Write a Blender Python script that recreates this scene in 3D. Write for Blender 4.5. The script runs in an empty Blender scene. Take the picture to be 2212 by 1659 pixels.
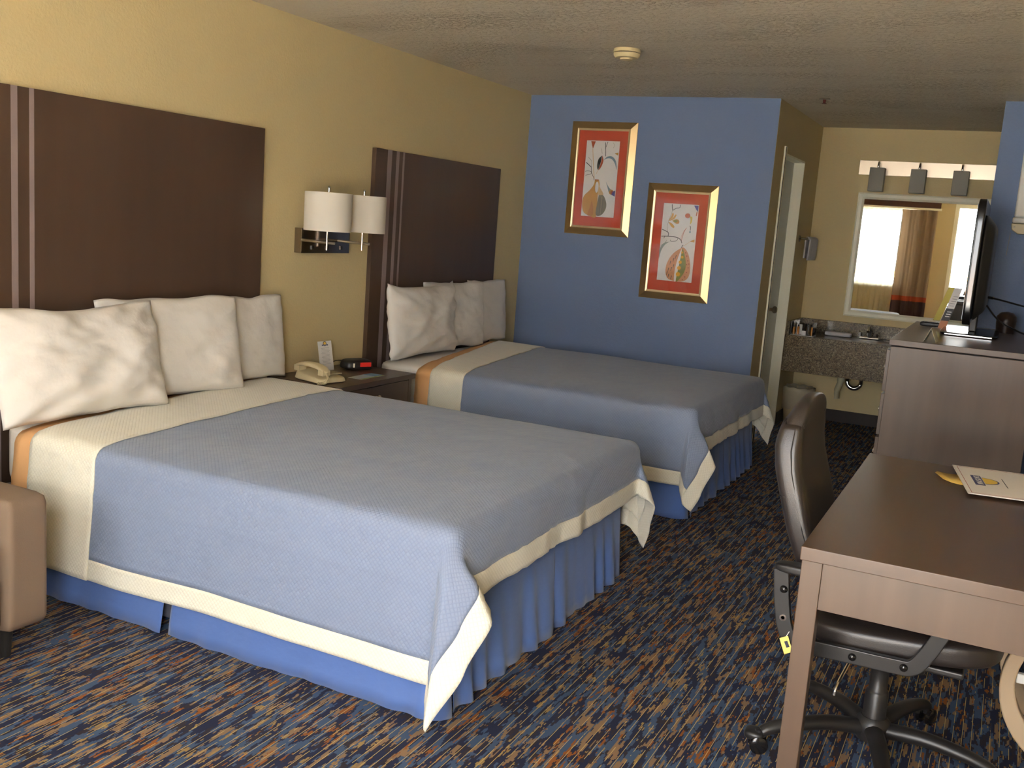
import bpy, bmesh, math, random
from mathutils import Vector, Matrix, noise
random.seed(7)
PI = math.pi
S = bpy.context.scene
COL = S.collection

# ------------------------------------------------------------------ camera
YAW, PITCH, ROLL, FPX = math.radians(-25.844), math.radians(-9.2973), math.radians(4.2596), 2158.7
fw = Vector((math.sin(YAW)*math.cos(PITCH), math.cos(YAW)*math.cos(PITCH), math.sin(PITCH)))
r0_ = Vector((math.cos(YAW), -math.sin(YAW), 0)); u0_ = r0_.cross(fw)
rr = r0_*math.cos(ROLL)+u0_*math.sin(ROLL); uu = -r0_*math.sin(ROLL)+u0_*math.cos(ROLL)
cam = bpy.data.cameras.new('camera'); camo = bpy.data.objects.new('camera', cam); COL.objects.link(camo)
cam.sensor_width = 36; cam.sensor_fit = 'HORIZONTAL'; cam.lens = 36*FPX/2212; cam.clip_start = .02; cam.clip_end = 200
Mc = Matrix((rr, uu, -fw)).transposed().to_4x4(); Mc.translation = Vector((3.4446, 0, 1.4912))
camo.matrix_world = Mc; S.camera = camo
# ------------------------------------------------------------------ light
W = bpy.data.worlds.new('daylight'); S.world = W; W.use_nodes = True
bg = W.node_tree.nodes['Background']; bg.inputs[0].default_value = (0.93, 0.97, 1.0, 1); bg.inputs[1].default_value = 10.0
sun = bpy.data.lights.new('sun', 'SUN'); sun.energy = 150; sun.angle = math.radians(1); sun.color = (1, .97, .92)
suno = bpy.data.objects.new('sun', sun); COL.objects.link(suno); suno.rotation_euler = (math.radians(-42), 0, math.radians(15)); suno.location = (2, -4, 6)
def area(name, loc, sx, sy):
    l = bpy.data.lights.new(name, 'AREA'); l.shape = 'RECTANGLE'; l.size = sx; l.size_y = sy; l.energy = 0
    l.cycles.is_portal = True
    o = bpy.data.objects.new(name, l); COL.objects.link(o); o.location = loc; o.rotation_euler = (PI/2, 0, 0); return o
area('window_portal', (1.15, -.33, 1.5), 1.64, 1.3).rotation_euler = (PI/2, 0, PI)
area('door_portal', (3.05, -.33, 1.1), .96, 2.24).rotation_euler = (PI/2, 0, PI)
S.view_settings.view_transform = 'Standard'; S.view_settings.look = 'None'
S.view_settings.exposure = 1.05; S.view_settings.gamma = 1; S.view_settings.use_curve_mapping = False

# ------------------------------------------------------------------ materials
def lin(c):
    o = []
    for v in c:
        v /= 255; o.append(v/12.92 if v <= .04045 else ((v+.055)/1.055)**2.4)
    return (*o, 1)
class N:
    def __init__(s, name):
        s.m = bpy.data.materials.new(name); s.m.use_nodes = True; s.t = s.m.node_tree
        s.b = s.t.nodes['Principled BSDF']; s.out = s.t.nodes['Material Output']
    def n(s, typ, **kw):
        o = s.t.nodes.new(typ)
        for k, v in kw.items():
            if k.startswith('i_'):
                kk = k[2:]; kk = int(kk) if kk.isdigit() else kk.replace('_', ' ')
                o.inputs[kk].default_value = v
            else: setattr(o, k, v)
        return o
    def l(s, a, b): s.t.links.new(a, b)
    def math(s, op, a, b=None, c=None):
        o = s.n('ShaderNodeMath', operation=op)
        for i, v in enumerate((a, b, c)):
            if v is None: continue
            if isinstance(v, (int, float)): o.inputs[i].default_value = v
            else: s.l(v, o.inputs[i])
        return o.outputs[0]
    def mix(s, f, a, b):
        o = s.n('ShaderNodeMix', data_type='RGBA')
        for i, v in ((0, f), (6, a), (7, b)):
            if isinstance(v, (int, float, tuple)): o.inputs[i].default_value = v
            else: s.l(v, o.inputs[i])
        return o.outputs[2]
    def bump(s, h, strength, dist):
        b = s.n('ShaderNodeBump', i_Strength=strength, i_Distance=dist); s.l(h, b.inputs['Height']); s.l(b.outputs[0], s.b.inputs['Normal'])
def mat(name, c, rough=.6, metal=0, bump=None, coat=0, spec=.5, var=0, trans=0, sheen=0):
    k = N(name); b = k.b
    b.inputs['Base Color'].default_value = lin(c); b.inputs['Roughness'].default_value = rough
    b.inputs['Metallic'].default_value = metal; b.inputs['Coat Weight'].default_value = coat
    b.inputs['Specular IOR Level'].default_value = spec
    if sheen: b.inputs['Sheen Weight'].default_value = sheen
    if trans: b.inputs['Transmission Weight'].default_value = trans
    tc = k.n('ShaderNodeTexCoord')
    if bump:
        sc, st, di = bump[:3]
        ns = k.n('ShaderNodeTexNoise', i_Scale=sc, i_Detail=4.); k.l(tc.outputs['Object'], ns.inputs['Vector']); k.bump(ns.outputs[0], st, di)
    if var:
        ns = k.n('ShaderNodeTexNoise', i_Scale=var[0], i_Detail=3.)
        if len(var) > 2:
            mp = k.n('ShaderNodeMapping'); mp.inputs['Scale'].default_value = var[2]; k.l(tc.outputs['Object'], mp.inputs[0]); k.l(mp.outputs[0], ns.inputs[0])
        else: k.l(tc.outputs['Object'], ns.inputs['Vector'])
        d = var[1]
        a1 = lin([max(0, v*(1-d)) for v in c]); a2 = lin([min(255, v*(1+d)) for v in c])
        k.l(k.mix(ns.outputs[0], a1, a2), b.inputs['Base Color'])
    return k.m
WALL = mat('wall_paint_yellow', (210, 191, 144), .75, bump=(90, .35, .004))
BLUE = mat('wall_paint_blue', (112, 129, 162), .75, bump=(90, .35, .004))
ESP = mat('espresso_laminate', (80, 62, 50), .36, spec=.45, var=(9, .10, (1, 1, .12)), bump=(300, .05, .001))
STRIPE = mat('stripe_silver', (140, 124, 122), .4, 0)
WOOD = mat('desk_wood', (84, 65, 52), .33, spec=.5, var=(16, .14, (1, .08, 1)), bump=(220, .04, .001))
WOODV = mat('desk_wood_vertical', (90, 73, 61), .34, spec=.45, var=(16, .14, (1, 1, .1)))
WHITE_COT = mat('white_cotton', (226, 220, 212), .9, bump=(14, .25, .02), sheen=.1)
SHEET = mat('white_sheet', (226, 220, 212), .9, bump=(20, .2, .01))
ORANGE = mat('tan_blanket', (214, 164, 112), .9, bump=(200, .2, .002))
BLACKP = mat('black_plastic', (34, 32, 32), .38, bump=(500, .15, .001))
BLACKG = mat('black_gloss', (26, 24, 24), .16)
LEATHER = mat('black_leather', (42, 36, 34), .36, bump=(420, .25, .0015), spec=.6)
CHROME = mat('chrome', (215, 212, 208), .12, 1)
NICKEL = mat('brushed_nickel', (188, 176, 158), .3, 1)
PLATE = mat('mirror_chrome_plate', (150, 140, 132), .12, 1)
SHADE = mat('lamp_shade_linen', (222, 214, 200), .9, bump=(600, .2, .001))
GOLD = mat('frame_gold_bronze', (176, 150, 108), .3, .85)
CHAMP = mat('frame_champagne', (214, 196, 156), .3, .7)
MATRED = mat('mat_board_red', (190, 74, 48), .8)
PAPER = mat('paper_white', (232, 228, 224), .8)
CREAM = mat('cream_trim', (248, 243, 218), .35)
DOORW = mat('door_white', (232, 234, 224), .45)
DARK = mat('dark_gap', (24, 20, 18), .8)
COVE = mat('cove_base_dark', (44, 34, 30), .6)
PLASTIC_BEIGE = mat('beige_plastic', (206, 190, 150), .45)
PLASTIC_WHITE = mat('white_plastic', (228, 226, 220), .45)
DETECT = mat('detector_plastic', (224, 206, 158), .5)
BROWN_UPH = mat('brown_upholstery', (124, 104, 86), .85, bump=(300, .3, .002))
TOWEL = mat('towel_white', (214, 212, 216), .95, bump=(300, .8, .004))
GREYSH = mat('grey_glass_shade', (126, 122, 110), .5)
STEELP = mat('brushed_light_plate', (206, 190, 168), .28, .85)
def granite():
    k = N('granite'); tc = k.n('ShaderNodeTexCoord'); v = k.n('ShaderNodeTexVoronoi', i_Scale=150.); k.l(tc.outputs['Object'], v.inputs['Vector'])
    r = k.n('ShaderNodeValToRGB'); e = r.color_ramp; e.interpolation = 'CONSTANT'
    cols = [(0, (72, 64, 50)), (.18, (110, 98, 76)), (.45, (130, 116, 92)), (.65, (100, 88, 72)), (.85, (148, 136, 112)), (.94, (64, 54, 46))]
    e.elements[0].color = lin(cols[0][1]); e.elements[1].position = cols[1][0]; e.elements[1].color = lin(cols[1][1])
    for p, c in cols[2:]:
        q = e.elements.new(p); q.color = lin(c)
    s = k.n('ShaderNodeSeparateColor'); k.l(v.outputs['Color'], s.inputs[0]); k.l(s.outputs[0], r.inputs[0]); k.l(r.outputs[0], k.b.inputs['Base Color'])
    k.b.inputs['Roughness'].default_value = .18
    return k.m
GRAN = granite()
def quilt(name, c, c2=None, cell=.008):
    k = N(name); b = k.b; tc = k.n('ShaderNodeTexCoord'); uv = k.n('ShaderNodeUVMap')
    b.inputs['Base Color'].default_value = lin(c); b.inputs['Roughness'].default_value = .78; b.inputs['Sheen Weight'].default_value = .25
    b.inputs['Sheen Roughness'].default_value = .4
    sx = k.n('ShaderNodeSeparateXYZ'); k.l(uv.outputs[0], sx.inputs[0])
    a = k.math('ADD', sx.outputs[0], sx.outputs[1]); d = k.math('SUBTRACT', sx.outputs[0], sx.outputs[1])
    f = 2*PI/(cell*1.414*1.414)
    h = k.math('MULTIPLY', k.math('ABSOLUTE', k.math('SINE', k.math('MULTIPLY', a, f/2))), k.math('ABSOLUTE', k.math('SINE', k.math('MULTIPLY', d, f/2))))
    h = k.math('POWER', h, .6)
    ns = k.n('ShaderNodeTexNoise', i_Scale=9., i_Detail=3.); k.l(uv.outputs[0], ns.inputs[0])
    hh = k.math('ADD', k.math('MULTIPLY', h, .0010), k.math('MULTIPLY', ns.outputs[0], .010))
    k.bump(hh, .9, 1.0)
    if c2: k.l(k.mix(k.math('MULTIPLY', h, .8), lin(c2), lin(c)), b.inputs['Base Color'])
    return k.m
COVB = quilt('coverlet_blue', (130, 142, 166), (121, 133, 158))
COVW = quilt('coverlet_cream', (230, 225, 208), (222, 216, 198))
SKIRT = mat('bed_skirt_blue', (80, 108, 166), .85, bump=(40, .3, .004), sheen=.2)
def ceilmat():
    k = N('ceiling_texture'); tc = k.n('ShaderNodeTexCoord'); k.b.inputs['Roughness'].default_value = .9
    n1 = k.n('ShaderNodeTexNoise', i_Scale=38., i_Detail=5., i_Roughness=.65); k.l(tc.outputs['Object'], n1.inputs['Vector'])
    n2 = k.n('ShaderNodeTexNoise', i_Scale=2.2, i_Detail=3.); mp = k.n('ShaderNodeMapping'); mp.inputs['Scale'].default_value = (.35, 1.2, 1)
    k.l(tc.outputs['Object'], mp.inputs[0]); k.l(mp.outputs[0], n2.inputs['Vector'])
    r = k.n('ShaderNodeMapRange', i_1=.48, i_2=.62); k.l(n1.outputs[0], r.inputs[0])
    g = k.n('ShaderNodeMapRange', i_1=.45, i_2=.65, i_3=.25, i_4=1.); k.l(n2.outputs[0], g.inputs[0])
    k.bump(k.math('MULTIPLY', r.outputs[0], g.outputs[0]), 1.0, .012)
    k.b.inputs['Base Color'].default_value = lin((226, 214, 192))
    return k.m
CEIL = ceilmat()
def carpet():
    k = N('carpet_stripe_blue_tan'); tc = k.n('ShaderNodeTexCoord'); s = k.n('ShaderNodeSeparateXYZ'); k.l(tc.outputs['Object'], s.inputs[0])
    X, Y = s.outputs[0], s.outputs[1]
    qx = k.math('MULTIPLY', k.math('FLOOR', k.math('MULTIPLY', X, 1/.0036)), .0036)
    qy = k.math('MULTIPLY', k.math('FLOOR', k.math('MULTIPLY', Y, 1/.007)), .007)
    def nz(sx, sy, off, det=2.):
        c = k.n('ShaderNodeCombineXYZ'); k.l(k.math('MULTIPLY', qx, sx), c.inputs[0]); k.l(k.math('MULTIPLY', qy, sy), c.inputs[1]); c.inputs[2].default_value = off
        n = k.n('ShaderNodeTexNoise', i_Scale=1., i_Detail=det, i_Roughness=.6); k.l(c.outputs[0], n.inputs['Vector']); return n.outputs[0]
    def th(v, t): return k.math('GREATER_THAN', v, t)
    base = k.mix(th(nz(34, 6, 0), .5), lin((42, 46, 68)), lin((68, 86, 112)))
    base = k.mix(th(nz(46, 12, 3.1), .58), base, lin((54, 48, 54)))
    band = k.math('MULTIPLY', k.math('SINE', k.math('MULTIPLY', X, 2*PI/.33)), .05)
    base = k.mix(th(nz(60, 9, 7.7), .585), base, lin((134, 108, 82)))
    base = k.mix(th(k.math('ADD', nz(70, 11, 13.3), band), .65), base, lin((138, 84, 42)))
    base = k.mix(th(k.math('SUBTRACT', nz(70, 14, 21.3), band), .68), base, lin((150, 124, 78)))
    fx = k.math('MULTIPLY', k.math('FRACT', k.math('MULTIPLY', X, 1/.0265)), .0265)
    line = k.math('MULTIPLY', k.math('LESS_THAN', fx, .0018), th(nz(30, 7, 31.), .44))
    base = k.mix(line, base, lin((196, 168, 108)))
    # pile
    n3 = k.n('ShaderNodeTexNoise', i_Scale=900., i_Detail=2.); k.l(tc.outputs['Object'], n3.inputs['Vector']); k.bump(n3.outputs[0], .5, .002)
    k.l(base, k.b.inputs['Base Color']); k.b.inputs['Roughness'].default_value = .95; k.b.inputs['Specular IOR Level'].default_value = .15
    return k.m
CARPET = carpet()
def glassmat(name, fac=.06):
    k = N(name); t = k.n('ShaderNodeBsdfTransparent'); g = k.n('ShaderNodeBsdfGlossy'); g.inputs['Roughness'].default_value = .02
    f = k.n('ShaderNodeFresnel', i_IOR=1.45); m = k.n('ShaderNodeMixShader'); k.l(f.outputs[0], m.inputs[0]); k.l(t.outputs[0], m.inputs[1]); k.l(g.outputs[0], m.inputs[2])
    k.l(m.outputs[0], k.out.inputs[0]); return k.m
GLASS = glassmat('clear_glass')
def sheer():
    k = N('sheer_fabric'); t = k.n('ShaderNodeBsdfTransparent'); d = k.n('ShaderNodeBsdfTranslucent'); d.inputs[0].default_value = lin((240, 236, 220))
    df = k.n('ShaderNodeBsdfDiffuse'); df.inputs[0].default_value = lin((232, 226, 200)); a = k.n('ShaderNodeAddShader')
    m1 = k.n('ShaderNodeMixShader'); m1.inputs[0].default_value = .45; k.l(d.outputs[0], m1.inputs[1]); k.l(df.outputs[0], m1.inputs[2])
    m = k.n('ShaderNodeMixShader'); m.inputs[0].default_value = .6; k.l(t.outputs[0], m.inputs[1]); k.l(m1.outputs[0], m.inputs[2]); k.l(m.outputs[0], k.out.inputs[0]); return k.m
SHEER = sheer()
def drapem(name, c, tr):
    k = N(name); d = k.n('ShaderNodeBsdfTranslucent'); d.inputs[0].default_value = lin(c); m = k.n('ShaderNodeMixShader'); m.inputs[0].default_value = tr
    k.b.inputs['Base Color'].default_value = lin(c); k.b.inputs['Roughness'].default_value = .8
    k.l(k.b.outputs[0], m.inputs[1]); k.l(d.outputs[0], m.inputs[2]); k.l(m.outputs[0], k.out.inputs[0]); return k.m
DRAPE = [drapem('drape_taupe', (150, 128, 104), .10), drapem('drape_rust', (168, 70, 36), .12), drapem('drape_dark_brown', (72, 48, 46), .05)]
MIRROR = mat('mirror_glass', (236, 238, 234), .01, 1)
CLEARPL = glassmat('clear_acrylic')
LINER = glassmat('plastic_liner')

# ------------------------------------------------------------------ geometry helpers
WM = {}
def new_empty(name, loc, rz=0, M=None):
    o = bpy.data.objects.new(name, None); COL.objects.link(o); o.empty_display_size = .1
    o.location = loc; o.rotation_euler = (0, 0, rz)
    WM[o.name] = Matrix.Translation(Vector(loc)) @ Matrix.Rotation(rz, 4, 'Z'); return o
def thing(name, label, cat, loc, rz=0, group=None):
    o = new_empty(name, loc, rz); o['label'] = label; o['category'] = cat
    if group: o['group'] = group
    return o
def tag(o, label=None, cat=None, group=None, kind=None):
    for k, v in (('label', label), ('category', cat), ('group', group), ('kind', kind)):
        if v: o[k] = v
    return o
def mk(name, bm, mats, parent=None, smooth=False, bevel=0, local=False, subsurf=0, solid=0, recalc=True, auto=40):
    if recalc: bmesh.ops.recalc_face_normals(bm, faces=bm.faces)
    if parent is not None:
        M = WM[parent.name]
        if not local: bm.transform(M.inverted())
    else:
        xs = [v.co for v in bm.verts]
        lo = Vector([min(c[i] for c in xs) for i in range(3)]); hi = Vector([max(c[i] for c in xs) for i in range(3)])
        org = Vector(((lo.x+hi.x)/2, (lo.y+hi.y)/2, lo.z)); bm.transform(Matrix.Translation(-org))
    me = bpy.data.meshes.new(name); bm.to_mesh(me); bm.free()
    if not isinstance(mats, (list, tuple)): mats = [mats]
    for m in mats: me.materials.append(m)
    if smooth:
        me.polygons.foreach_set('use_smooth', [True]*len(me.polygons))
        if auto < 180 and not solid:
            try: me.set_sharp_from_angle(angle=math.radians(auto))
            except Exception: pass
    o = bpy.data.objects.new(name, me); COL.objects.link(o)
    if parent is not None: o.parent = parent; WM[o.name] = M
    else: o.location = org; WM[o.name] = Matrix.Translation(org)
    if solid:
        s = o.modifiers.new('solid', 'SOLIDIFY'); s.thickness = solid; s.offset = -1
        if len(mats) > 1: s.material_offset = 1
    if bevel:
        b = o.modifiers.new('bevel', 'BEVEL'); b.width = bevel; b.segments = 3; b.limit_method = 'ANGLE'; b.angle_limit = math.radians(40)
        b.harden_normals = False
    if subsurf:
        b = o.modifiers.new('sub', 'SUBSURF'); b.levels = subsurf; b.render_levels = subsurf
    return o
def BM(): return bmesh.new()
def box(bm, x0, x1, y0, y1, z0, z1, mi=0):
    vs = [bm.verts.new((x, y, z)) for x in (x0, x1) for y in (y0, y1) for z in (z0, z1)]
    for f in ((0, 1, 3, 2), (4, 6, 7, 5), (0, 4, 5, 1), (2, 3, 7, 6), (0, 2, 6, 4), (1, 5, 7, 3)):
        bm.faces.new([vs[i] for i in f]).material_index = mi
    return bm
def bx(*a, mi=0): return box(BM(), *a, mi=mi)
def frame_of(d):
    d = d.normalized(); a = Vector((0, 0, 1)) if abs(d.z) < .95 else Vector((1, 0, 0)); x = d.cross(a).normalized(); return x, d.cross(x).normalized()
def tube(bm, pts, r, seg=12, caps=True, mi=0, flat=None):
    pts = [Vector(p) for p in pts]; rings = []; n = len(pts); px = None
    for i, p in enumerate(pts):
        d = (pts[min(i+1, n-1)]-pts[max(i-1, 0)])
        if d.length < 1e-9: d = Vector((0, 0, 1))
        x, y = frame_of(d)
        if px is not None:
            x = (px-d.normalized()*px.dot(d.normalized())).normalized(); y = d.normalized().cross(x)
        px = x; ri = r[i] if isinstance(r, (list, tuple)) else r
        fy = flat if flat else 1
        rings.append([bm.verts.new(p+x*ri*math.cos(2*PI*k/seg)+y*ri*fy*math.sin(2*PI*k/seg)) for k in range(seg)])
    for a, b in zip(rings, rings[1:]):
        for k in range(seg): bm.faces.new((a[k], a[(k+1) % seg], b[(k+1) % seg], b[k])).material_index = mi
    if caps: bm.faces.new(rings[0][::-1]).material_index = mi; bm.faces.new(rings[-1]).material_index = mi
    return bm
def lathe(bm, c, prof, seg=32, axis='z', mi=0):
    """prof: list of (radius, height)"""
    rings = []; c = Vector(c)
    for r, h in prof:
        ring = []
        for k in range(seg):
            a = 2*PI*k/seg; p = Vector((r*math.cos(a), r*math.sin(a), h))
            if axis == 'x': p = Vector((h, p.x, p.y))
            if axis == 'y': p = Vector((p.x, h, p.y))
            ring.append(bm.verts.new(c+p))
        rings.append(ring)
    for a, b in zip(rings, rings[1:]):
        for k in range(seg): bm.faces.new((a[k], a[(k+1) % seg], b[(k+1) % seg], b[k])).material_index = mi
    if prof[0][0] > 1e-5: bm.faces.new(rings[0][::-1]).material_index = mi
    if prof[-1][0] > 1e-5: bm.faces.new(rings[-1]).material_index = mi
    bmesh.ops.remove_doubles(bm, verts=bm.verts, dist=1e-6)
    return bm
def prism(bm, poly, axis, a0, a1, mi=0):
    """poly in the two remaining axes order; extruded along axis from a0 to a1"""
    def P(p, a):
        return {'x': (a, p[0], p[1]), 'y': (p[0], a, p[1]), 'z': (p[0], p[1], a)}[axis]
    A = [bm.verts.new(P(p, a0)) for p in poly]; B_ = [bm.verts.new(P(p, a1)) for p in poly]
    n = len(poly)
    for i in range(n): bm.faces.new((A[i], A[(i+1) % n], B_[(i+1) % n], B_[i])).material_index = mi
    bm.faces.new(A).material_index = mi; bm.faces.new(B_[::-1]).material_index = mi
    return bm
def sbox(f, n=10, e=4., bm=None, mi=0):
    """super-ellipsoid cube surface mapped by f(a,b,c) -> point"""
    bm = bm or BM(); cache = {}
    def V(a, b, c):
        k = (a, b, c)
        if k not in cache:
            p = [(2*t/n-1) for t in k]
            p = [math.sin(q*PI/2)*.5+q*.5 for q in p]
            l = sum(abs(q)**e for q in p)**(1/e)
            cache[k] = bm.verts.new(f(*[q/l for q in p]))
        return cache[k]
    for i in range(n):
        for j in range(n):
            for s in (0, n):
                for q in (((s, i, j), (s, i+1, j), (s, i+1, j+1), (s, i, j+1)), ((i, s, j), (i+1, s, j), (i+1, s, j+1), (i, s, j+1)), ((i, j, s), (i+1, j, s), (i+1, j+1, s), (i, j+1, s))):
                    bm.faces.new([V(*t) for t in q]).material_index = mi
    return bm
def catmull(pts, n=8):
    P = [Vector(p) for p in pts]; out = []
    for i in range(len(P)-1):
        p0, p1, p2, p3 = P[max(i-1, 0)], P[i], P[i+1], P[min(i+2, len(P)-1)]
        for k in range(n):
            t = k/n; out.append(.5*((2*p1)+(p2-p0)*t+(2*p0-5*p1+4*p2-p3)*t*t+(3*p1-p0-3*p2+p3)*t**3))
    out.append(P[-1]); return out
def struct(name, bm, m, **k):
    o = mk(name, bm, m, **k)
    if o.parent is None: o['kind'] = 'structure'
    return o
def text(body, size, mat_, parent, M, name='lettering'):
    c = bpy.data.curves.new(name, 'FONT'); c.body = body; c.size = size; c.align_x = 'CENTER'; c.align_y = 'CENTER'; c.extrude = .0002
    o = bpy.data.objects.new(name, c); COL.objects.link(o); bpy.context.view_layer.update()
    dg = bpy.context.evaluated_depsgraph_get(); me = bpy.data.meshes.new_from_object(o.evaluated_get(dg)); bpy.data.objects.remove(o)
    bm = BM(); bm.from_mesh(me); bm.transform(M); bpy.data.meshes.remove(me)
    return mk(name, bm, mat_, parent, recalc=False)

# ------------------------------------------------------------------ room
XR, Y0, H = 4.15, -.12, 2.44
Y1, Y2, X1, XP, YP = 7.078, 8.78, 1.888, 3.272, 7.066
struct('floor', bx(-.12, XR+.12, Y0-.2, Y2+.12, -.1, 0), CARPET)
struct('ceiling', bx(-.12, XR+.12, Y0-.2, Y2+.12, H, H+.1), CEIL)
struct('wall_left', bx(-.12, 0, Y0-.2, Y1+.12, 0, H), WALL)
struct('wall_right', bx(XR, XR+.12, Y0-.2, Y2+.12, 0, H), WALL)
struct('wall_back_blue', bx(0, X1-.12, Y1, Y1+.12, 0, H), BLUE)
# end of the blue wall painted like the corridor, then the corridor wall with its door opening
DY0, DY1, DZ = 7.40, 8.165, 2.105
bm = BM(); box(bm, X1-.12, X1, Y1+.002, DY0, 0, H); box(bm, X1-.12, X1, DY1, Y2, 0, H); box(bm, X1-.12, X1, DY0, DY1, DZ, H)
struct('wall_corridor', bm, WALL)
struct('wall_back_blue_end', bx(X1-.12, X1-.001, Y1-.0005, Y1+.0015, 0, H), BLUE)
struct('wall_vanity', bx(X1-.12, XR, Y2, Y2+.12, 0, H), WALL)
struct('wall_partition_blue', bx(XP, XR, YP, YP+.12, 0, H), BLUE)
# window wall
WX0, WX1, WZ0, WZ1 = .35, 1.95, .87, 2.14
OX0, OX1, OZ = 2.58, 3.52, 2.2
bm = BM()
box(bm, -.12, WX0, Y0-.14, Y0, 0, H); box(bm, WX0, WX1, Y0-.14, Y0, 0, WZ0); box(bm, WX0, WX1, Y0-.14, Y0, WZ1, H)
box(bm, WX1, OX0, Y0-.14, Y0, 0, H); box(bm, OX0, OX1, Y0-.14, Y0, OZ, H); box(bm, OX1, XR+.12, Y0-.14, Y0, 0, H)
struct('wall_front', bm, WALL)
w = new_empty('window_1', ((WX0+WX1)/2, Y0-.07, WZ0)); w['kind'] = 'structure'
bm = BM(); t = .04
box(bm, WX0, WX1, Y0-.1, Y0-.05, WZ0, WZ0+t); box(bm, WX0, WX1, Y0-.1, Y0-.05, WZ1-t, WZ1)
box(bm, WX0, WX0+t, Y0-.1, Y0-.05, WZ0+t, WZ1-t); box(bm, WX1-t, WX1, Y0-.1, Y0-.05, WZ0+t, WZ1-t); box(bm, 1.13, 1.17, Y0-.1, Y0-.05, WZ0+t, WZ1-t)
mk('window_frame', bm, PLASTIC_WHITE, w); mk('window_pane', bx(WX0+t, WX1-t, Y0-.078, Y0-.074, WZ0+t, WZ1-t), GLASS, w)
mk('window_sill', bx(WX0, WX1, Y0-.049, Y0+.02, WZ0-.02, WZ0+.002), PLASTIC_WHITE, w)
bm = BM(); box(bm, OX0-.06, OX0, Y0-.15, Y0+.015, 0, OZ+.06); box(bm, OX1, OX1+.06, Y0-.15, Y0+.015, 0, OZ+.06); box(bm, OX0, OX1, Y0-.15, Y0+.015, OZ, OZ+.06)
struct('trim_1', bm, CREAM)
# cove base
struct('baseboard_left', bx(0, .008, Y0, Y1, 0, .1), COVE)
struct('baseboard_back', bx(.008, X1-.002, Y1-.008, Y1-.0006, 0, .1), COVE)
struct('baseboard_vanity', bx(X1, XR, Y2-.01, Y2, 0, .1), COVE)
struct('baseboard_right', bx(XR-.008, XR, Y0, YP, 0, .1), COVE)
bm = BM(); box(bm, X1, X1+.008, Y1, DY0-.05, 0, .1); box(bm, X1, X1+.008, DY1+.03, Y2-.01, 0, .1); struct('baseboard_corridor', bm, COVE)
# bathroom door, recessed in its frame
d = new_empty('door_1', (X1-.06, (DY0+DY1)/2, 0)); d['kind'] = 'structure'
bm = BM(); box(bm, X1-.12, X1+.012, DY0-.045, DY0+.012, 0, DZ+.045); box(bm, X1-.12, X1+.002, DY1-.012, DY1+.002, 0, DZ); box(bm, X1-.12, X1+.002, DY0+.012, DY1-.012, DZ-.012, DZ+.002)
mk('door_frame', bm, CREAM, d)
lf = mk('door_leaf', bx(X1-.115, X1-.078, DY0+.014, DY1-.014, .01, DZ-.014), DOORW, d, bevel=.003)
bm = lathe(BM(), (X1-.078, 7.78, .96), [(.032, 0), (.032, .006), (.012, .01), (.012, .035), (.026, .045), (.028, .06), (.018, .072), (0, .075)], 20, 'x'); mk('door_knob', bm, NICKEL, lf, smooth=True)
struct('casing_shade_strip', bx(X1+.0125, X1+.015, DY0-.044, DY0-.036, 0, DZ+.04), DARK)  # dark strip standing in for the shadowed gap at the door casing

# exterior seen through the door and window
CONC = mat('concrete_bright', (205, 200, 190), .9)
struct('walkway_ground', bx(-8, 12, -9, Y0-.21, -.12, -.02), CONC)
rail = thing('balcony_railing', 'tan painted balcony railing beyond the open door, seen in the vanity mirror', 'railing', (2.6, -1.7, 0))
TANP = mat('rail_tan_paint', (226, 160, 70), .6)
mk('top_rail', bx(.5, 5.2, -1.73, -1.67, 1.0, 1.1), TANP, rail)
for i in range(3): mk('post', bx(.5+2.3*i, .56+2.3*i, -1.73, -1.67, -.02, 1.0), TANP, rail)

# ------------------------------------------------------------------ curtains (seen in the mirror, they filter the light)
def curtain_mesh(x0, x1, z0, z1, y, amp, wl, dx=.012, rows=None, slant=0):
    bm = BM(); n = int((x1-x0)/dx); rows = rows or [z0, z1]; g = []
    for z in rows:
        row = []
        for i in range(n+1):
            x = x0+(x1-x0)*i/n; s = 2*PI*(x-x0)/wl
            yy = y+amp*math.sin(s+.6*math.sin(s*.37))+amp*.3*math.sin(s*2.3+z*.6)
            fl = (z1-z)/(z1-z0)
            row.append(bm.verts.new((x+slant*fl*(x-x0)/(x1-x0), yy, z)))
        g.append(row)
    return bm, g
def fill(bm, g, mi_fn=None):
    for j in range(len(g)-1):
        for i in range(len(g[0])-1):
            f = bm.faces.new((g[j][i], g[j][i+1], g[j+1][i+1], g[j+1][i]))
            if mi_fn: f.material_index = mi_fn(j, i)
bm, g = curtain_mesh(.3, 1.72, .12, 2.13, Y0+.035, .012, .09, .01, [.12+.201*i for i in range(11)]); fill(bm, g)
tag(mk('sheer_curtain', bm, SHEER, None, smooth=True, recalc=False, auto=180), 'sheer white curtain drawn across the window, seen in the mirror', 'curtain')
rows = [.06, .3, .55, .66, .74, 1.2, 1.7, 2.13]
for nm, xa, xb, lab in (('drape', 1.74, 2.28, 'taupe drape with rust and brown hem bands, right of the window in the mirror'), ('drape', .04, .3, 'taupe drape with rust and brown hem bands in the corner by the left wall')):
    e = thing('drape', lab, 'curtain', ((xa+xb)/2, Y0+.13, .06), group=None)
    for nm2, rr_, m in (('hem_panel', [.06, .3, .55, .66], DRAPE[2]), ('rust_band', [.66, .74], DRAPE[1]), ('main_panel', [.74, 1.2, 1.7, 2.13], DRAPE[0])):
        bm, g = curtain_mesh(xa, xb, .06, 2.13, Y0+.14, .038, .17, .008, rr_); fill(bm, g); mk(nm2, bm, m, e, smooth=True, recalc=False, auto=180)
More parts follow.
